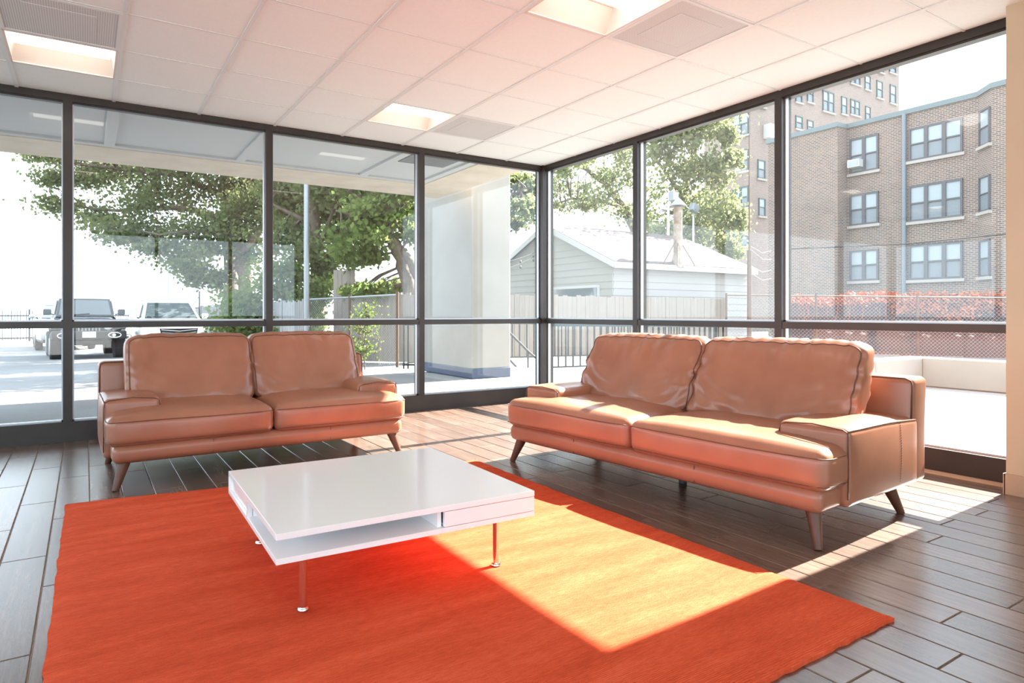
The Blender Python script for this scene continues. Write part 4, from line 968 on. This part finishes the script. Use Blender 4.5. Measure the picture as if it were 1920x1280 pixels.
def sash(parent, P0, P1, z0, z1, n, nrm, fm='winframe', dark=(0,0), sill=True):
    """P0,P1: ground-plan ends of the window, nrm: outward normal; n sashes side by side"""
    P0 = Vector((P0[0],P0[1],0)); P1 = Vector((P1[0],P1[1],0)); nrm = Vector((nrm[0],nrm[1],0)); d = P1-P0; L = d.length; d.normalize()
    fr = MB()
    def hb(a, z, w_): fr.bar(P0+d*a[0]+Vector((0,0,z))+nrm*.03, P0+d*a[1]+Vector((0,0,z))+nrm*.03, .10, w_)
    f = .09 if L > .9 else .06
    hb((0,L), z0+f/2, f); hb((0,L), z1-f/2, f); hb((0,L), (z0+z1)/2, f*.7)
    for q in range(n+1):
        a = L*q/n; w_ = f*1.9 if 0 < q < n else f; a = min(max(a, w_/2), L-w_/2)
        fr.bar(P0+d*a+Vector((0,0,z0))+nrm*.03, P0+d*a+Vector((0,0,z1))+nrm*.03, w_, .12, up=tuple(nrm))
    o = fr.build('window', M[fm], parent, world=True)
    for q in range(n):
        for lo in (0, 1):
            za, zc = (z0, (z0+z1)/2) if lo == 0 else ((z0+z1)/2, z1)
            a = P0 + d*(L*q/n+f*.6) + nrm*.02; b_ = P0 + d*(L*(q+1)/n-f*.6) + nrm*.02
            mt = 'blind' if lo else 'blind_dark'  # upper panes carry the sky reflection in their colour
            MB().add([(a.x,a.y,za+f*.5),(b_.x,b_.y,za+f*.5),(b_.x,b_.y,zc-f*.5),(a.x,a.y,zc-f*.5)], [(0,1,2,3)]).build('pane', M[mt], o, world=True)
    if sill: MB().bar(P0-d*.1+Vector((0,0,z0-.08))+nrm*.05, P1+d*.1+Vector((0,0,z0-.08))+nrm*.05, .2, .14).build('sill', M['sill'], parent, world=True)
    return o
fl = [(256,322),(362,421),(468,526)]
for va, vb in fl:
    a, b_ = on_x(1594,va,XW), on_x(1648,vb,XW); zA, zB_ = on_x(1621,va,XW).z, on_x(1621,vb,XW).z
    sash(ap, (XW,a.y), (XW,b_.y), zB_, zA, 2, (-1,0))
for va, vb in ((231,294),(342,411),(456,523)):
    a, b_ = on_x(1705,va,XW), on_x(1806,vb,XW); zA, zB_ = on_x(1755,va,XW).z, on_x(1755,vb,XW).z
    sash(ap, (XW,a.y), (XW,b_.y), zB_, zA, 3, (-1,0))
dn = Vector((yE-yD, -(XB-XW), 0)).normalized()
if dn.x > 0: dn = -dn
for va, vb in ((205,272),(330,396),(450,518)):
    P0 = Vector((XW,yD,0)).lerp(Vector((XB,yE,0)), .16); P1 = Vector((XW,yD,0)).lerp(Vector((XB,yE,0)), .92)
    zA, zB_ = on_x(1848,va,(XW+XB)/2).z, on_x(1848,vb,(XW+XB)/2).z
    sash(ap, P0, P1, zB_, zA, 1, dn)
p = on_x(1604, 307, XW-.25); t = empty('air_conditioner', (p.x,p.y,p.z-.2)); tag(t, 'white window air conditioner in the top-floor window of the brick house', 'air conditioner')
MB().rbox((0,0,.2),(.5,.62,.40),.02,n=1).build('case', M['trim_white'], t); MB().box(-.27,-.25,-.25,.25,.06,.34).build('grille', M['galv'], t)
# ------------------------------------------------------------------ tall apartment tower behind
YT = 25.9; xT = on_y(1408,300,YT).x; xE = on_y(1686,200,YT).x; zT = 30
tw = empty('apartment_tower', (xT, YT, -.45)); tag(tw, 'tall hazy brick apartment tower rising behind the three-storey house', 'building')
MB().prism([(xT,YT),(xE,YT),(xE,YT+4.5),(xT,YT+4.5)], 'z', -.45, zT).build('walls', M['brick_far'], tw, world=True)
MB().prism([(xT-.15,YT-.15),(xE+.15,YT-.15),(xE+.15,YT+4.65),(xT-.15,YT+4.65)], 'z', zT, zT+.5).build('coping', M['sill'], tw, world=True)
for va, vb in ((132,176),(212,255),(282,322),(351,390),(425,462),(500,536)):
    a, b_ = on_x(1374,va,xT), on_x(1404,vb,xT); sash(tw, (xT,a.y), (xT,b_.y), on_x(1389,vb,xT).z, on_x(1389,va,xT).z, 2, (-1,0), 'winframe_green')
for ua, ub, va, vb in ((1667,1679,118,137),(1621,1631,142,168),(1643,1654,152,184),(1668,1679,160,194),(1542,1563,172,210),(1577,1587,182,214),(1594,1611,188,216),(1622,1631,200,226),(1491,1503,168,192),(1513,1524,160,192),(1491,1504,218,242),(1513,1524,226,250),(1646,1656,106,136),(1594,1612,132,158),(1420,1434,160,200),(1420,1434,300,335),(1422,1434,372,405)):
    um, vm = (ua+ub)/2, (va+vb)/2; a, b_ = on_y(ua,vm,YT), on_y(ub,vm,YT); sash(tw, (a.x,YT), (b_.x,YT), on_y(um,vb,YT).z, on_y(um,va,YT).z, 2 if ub-ua > 15 else 1, (0,-1), 'winframe_green')
p = on_y(1444,247,YT-.3); MB().rbox((p.x,p.y,p.z),(.9,.6,1.1),.03,n=1).build('vent_box', M['trim_white'], tw, world=True)

# ------------------------------------------------------------------ cars
def loft(st, e=5.0, n=28):
    mb = MB(); vv = []; m = len(st)
    for y, w_, z0, z1 in st:
        zc, hz = (z0+z1)/2, (z1-z0)/2
        for q in range(n):
            an = 2*math.pi*q/n; c, s = math.cos(an), math.sin(an)
            vv.append((w_*math.copysign(abs(c)**(2/e), c), y, zc + hz*math.copysign(abs(s)**(2/e), s)))
    ff = [(i*n+q, (i+1)*n+q, (i+1)*n+(q+1)%n, i*n+(q+1)%n) for i in range(m-1) for q in range(n)] + [tuple(range(n)), tuple((m-1)*n+q for q in range(n-1,-1,-1))]
    return mb.add(vv, ff)
def wheel(t, x, y, r, wd):
    prof = [(-.5*wd, r*.62), (-.5*wd, r*.93), (-.38*wd, r), (.38*wd, r), (.5*wd, r*.93), (.5*wd, r*.62)]; vv = []; n = 24
    for a, rr in prof:
        for q in range(n): an = 2*math.pi*q/n; vv.append((x+a, y+rr*math.cos(an), r+rr*math.sin(an)))
    ff = [(i*n+q, i*n+(q+1)%n, (i+1)*n+(q+1)%n, (i+1)*n+q) for i in range(5) for q in range(n)] + [tuple(range(n)), tuple(5*n+q for q in range(n-1,-1,-1))]
    o = MB().add(vv, ff).build('wheel', M['rubber'], t, smooth=40.0)
    mb = MB(); s = 1 if x > 0 else -1
    for q in range(5): an = 2*math.pi*q/5; mb.bar((x+s*wd*.5, y, r), (x+s*wd*.5, y+r*.58*math.cos(an), r+r*.58*math.sin(an)), .05, .03, up=(1,0,0))
    mb.tube([(x+s*wd*.5, y+r*.6*math.cos(2*math.pi*q/20), r+r*.6*math.sin(2*math.pi*q/20)) for q in range(20)], .02, 6, closed=True); mb.build('rim', M['galv'], o)
def glass_quad(t, nm, pts, m, th=.012):
    P = [Vector(p) for p in pts]; nrm = (P[1]-P[0]).cross(P[2]-P[0]).normalized()*th
    return MB().add([p for p in P] + [p+nrm for p in P], [(3,2,1,0),(4,5,6,7),(0,1,5,4),(1,2,6,5),(2,3,7,6),(3,0,4,7)]).build(nm, m, t)
def offroader(loc, rz):
    t = empty('car', loc, rz); tag(t, 'dark boxy off-road car facing the windows, parked left of the white one', 'car'); pm = M['jeep']
    loft([(-2.0,.60,.72,1.20),(-1.95,.64,.70,1.24),(-1.3,.68,.68,1.28),(-.72,.72,.66,1.30)], 7).build('hood', pm, t, smooth=40.0)
    loft([(-.75,.80,.52,1.24),(-.70,.82,.50,1.30),(1.9,.82,.50,1.30),(1.95,.80,.52,1.26)], 9).build('tub', pm, t, smooth=40.0)
    cab = MB().add([(-.76,-.74,1.27),(.76,-.74,1.27),(.78,1.92,1.27),(-.78,1.92,1.27),(-.66,-.50,1.84),(.66,-.50,1.84),(.68,1.86,1.84),(-.68,1.86,1.84)], [(0,3,2,1),(4,5,6,7),(0,1,5,4),(1,2,6,5),(2,3,7,6),(3,0,4,7)]).build('cab', M['black_plastic'], t)
    glass_quad(cab, 'windshield', [(-.68,-.735,1.33),(.68,-.735,1.33),(.61,-.525,1.79),(-.61,-.525,1.79)], M['carglass'])
    for s in (-1,1):
        pts = [(s*.785,-.4,1.34),(s*.795,.6,1.34),(s*.715,.6,1.78),(s*.715,-.3,1.78)]; glass_quad(cab, 'side_window', pts if s > 0 else pts[::-1], M['carglass'])
        loft([(-2.05,.17,.90,1.00),(-1.9,.19,.92,1.06),(-1.1,.19,.92,1.06),(-.8,.17,.80,.98)], 6).build('fender', M['black_plastic'], t, smooth=40.0).location.x = s*.76
        mr = MB().rbox((s*.97,-.62,1.42),(.20,.10,.18),.03,n=2).build('mirror', M['black_plastic'], t, smooth=True); MB().bar((s*.80,-.62,1.34),(s*.92,-.62,1.38),.04,.04).build('arm', M['black_plastic'], mr)
        hl = MB().lathe([(.115,0),(.115,.03),(.09,.05)], (0,0,0), 18); hl.rot(math.pi/2,'X'); hl.v = [(a+s*.47, b_-2.0, c+1.0) for a,b_,c in hl.v]; hl.build('headlight', M['headlamp'], t, smooth=40.0)
        rg_ = MB().tube([(s*.62+.16*math.cos(q*.314), -2.245, .74+.075*math.sin(q*.314)) for q in range(20)], .016, 6, closed=True).build('fog_light', M['headlamp'], t)
        fb = MB().lathe([(.05,0),(.05,.02)], (0,0,0), 14); fb.rot(math.pi/2,'X'); fb.v = [(a+s*.60, b_-2.24, c+.74) for a,b_,c in fb.v]; fb.build('bulb', M['headlamp'], rg_)
        for y in (-1.45, 1.35): wheel(t, s*.80, y, .40, .27)
    gr = MB().rbox((0,-2.0,.99),(1.20,.06,.48),.03,n=2).build('grille', pm, t, smooth=True)
    for q in range(7): MB().rbox(((q-3)*.085,-2.03,1.0),(.045,.03,.30),.012,n=1).build('slot', M['galv'], gr)
    MB().rbox((0,-2.16,.74),(1.86,.16,.26),.05,n=3).build('bumper', M['black_plastic'], t, smooth=True)
    MB().rbox((0,-2.05,.53),(1.0,.12,.16),.04,n=2).build('skid_plate', M['black_plastic'], t, smooth=True)
    MB().rbox((-.02,-2.25,.76),(.34,.012,.17),.005,n=1).build('licence_plate', M['plate'], t)
    MB().bar((-.30,-.77,1.34),(.10,-.76,1.38),.02,.02).build('wiper', M['black_plastic'], cab)
    return t
def big_suv(loc, rz, name_label, paint, grp=None):
    t = empty('car', loc, rz); tag(t, name_label, 'car', grp)
    loft([(-2.46,.62,.42,.86),(-2.42,.80,.34,.98),(-2.25,.92,.28,1.06),(-1.6,.96,.26,1.14),(-1.15,.965,.26,1.20),(0,.97,.26,1.20),(2.0,.965,.28,1.22),(2.38,.93,.32,1.16),(2.46,.82,.42,1.0)], 5.5).build('body', paint, t, smooth=50.0)
    cab = MB().add([(-.84,-1.18,1.17),(.84,-1.18,1.17),(.86,2.36,1.17),(-.86,2.36,1.17),(-.66,-.42,1.72),(.66,-.42,1.72),(.66,1.95,1.74),(-.66,1.95,1.74)], [(0,3,2,1),(4,5,6,7),(0,1,5,4),(1,2,6,5),(2,3,7,6),(3,0,4,7)]).build('cabin', paint, t)
    MB().rbox((0,.76,1.735),(1.34,2.42,.07),.03,n=3).build('roof', paint, t, smooth=True)
    glass_quad(cab, 'windshield', [(-.75,-1.14,1.21),(.75,-1.14,1.21),(.60,-.47,1.695),(-.60,-.47,1.695)], M['carglass'])
    for s in (-1,1):
        pts = [(s*.846,-.75,1.24),(s*.862,1.9,1.24),(s*.700,1.75,1.68),(s*.700,-.30,1.68)]; glass_quad(cab, 'side_window', pts if s > 0 else pts[::-1], M['carglass'])
        mr = MB().rbox((s*1.03,-.85,1.28),(.20,.12,.16),.04,n=3).build('mirror', paint, t, smooth=True); MB().bar((s*.86,-.85,1.22),(s*.98,-.85,1.24),.04,.04).build('arm', M['black_plastic'], mr)
        MB().tube([(s*.70,-.2,1.78),(s*.70,1.8,1.79)], .02, 6).build('roof_rail', M['galv'], t)
        MB().rbox((s*.82,-2.26,.84),(.12,.14,.40),.04,n=2).build('headlight', M['headlamp'], t, smooth=True); MB().rbox((s*.74,-2.38,.45),(.2,.06,.10),.03,n=2).build('fog_light', M['headlamp'], t, smooth=True)
        for y in (-1.48, 1.42): wheel(t, s*.84, y, .37, .24)
    gr = MB().prism([(-.52,.92),(.52,.92),(.46,.62),(0,.52),(-.46,.62)], 'y', -2.475, -2.44).build('grille', M['black_plastic'], t)
    for q in range(4):
        z = .88 - q*.08; MB().tube([(-.48+q*.02,-2.485,z),(0,-2.49,z-.05),(.48-q*.02,-2.485,z)], .012, 6).build('grille_bar', M['galv'], gr)
    MB().rbox((0,-2.48,.44),(.34,.012,.12),.005,n=1).build('licence_plate', M['black_plastic'], t)
    MB().rbox((0,-2.40,.36),(1.5,.12,.12),.04,n=2).build('lower_bumper', M['black_plastic'], t, smooth=True)
    return t
def carspot(u, f): p = at(u, 600, f); return (p.x, p.y, gz(p.x, p.y))
offroader(carspot(157, 20.8), math.radians(4)); big_suv(carspot(311, 21.6), math.radians(3), 'white SUV facing the windows, parked right of the dark off-road car', M['suv'])
big_suv(carspot(119, 26.5), math.radians(4), 'silver car mostly hidden behind the dark off-road car', M['silver'])
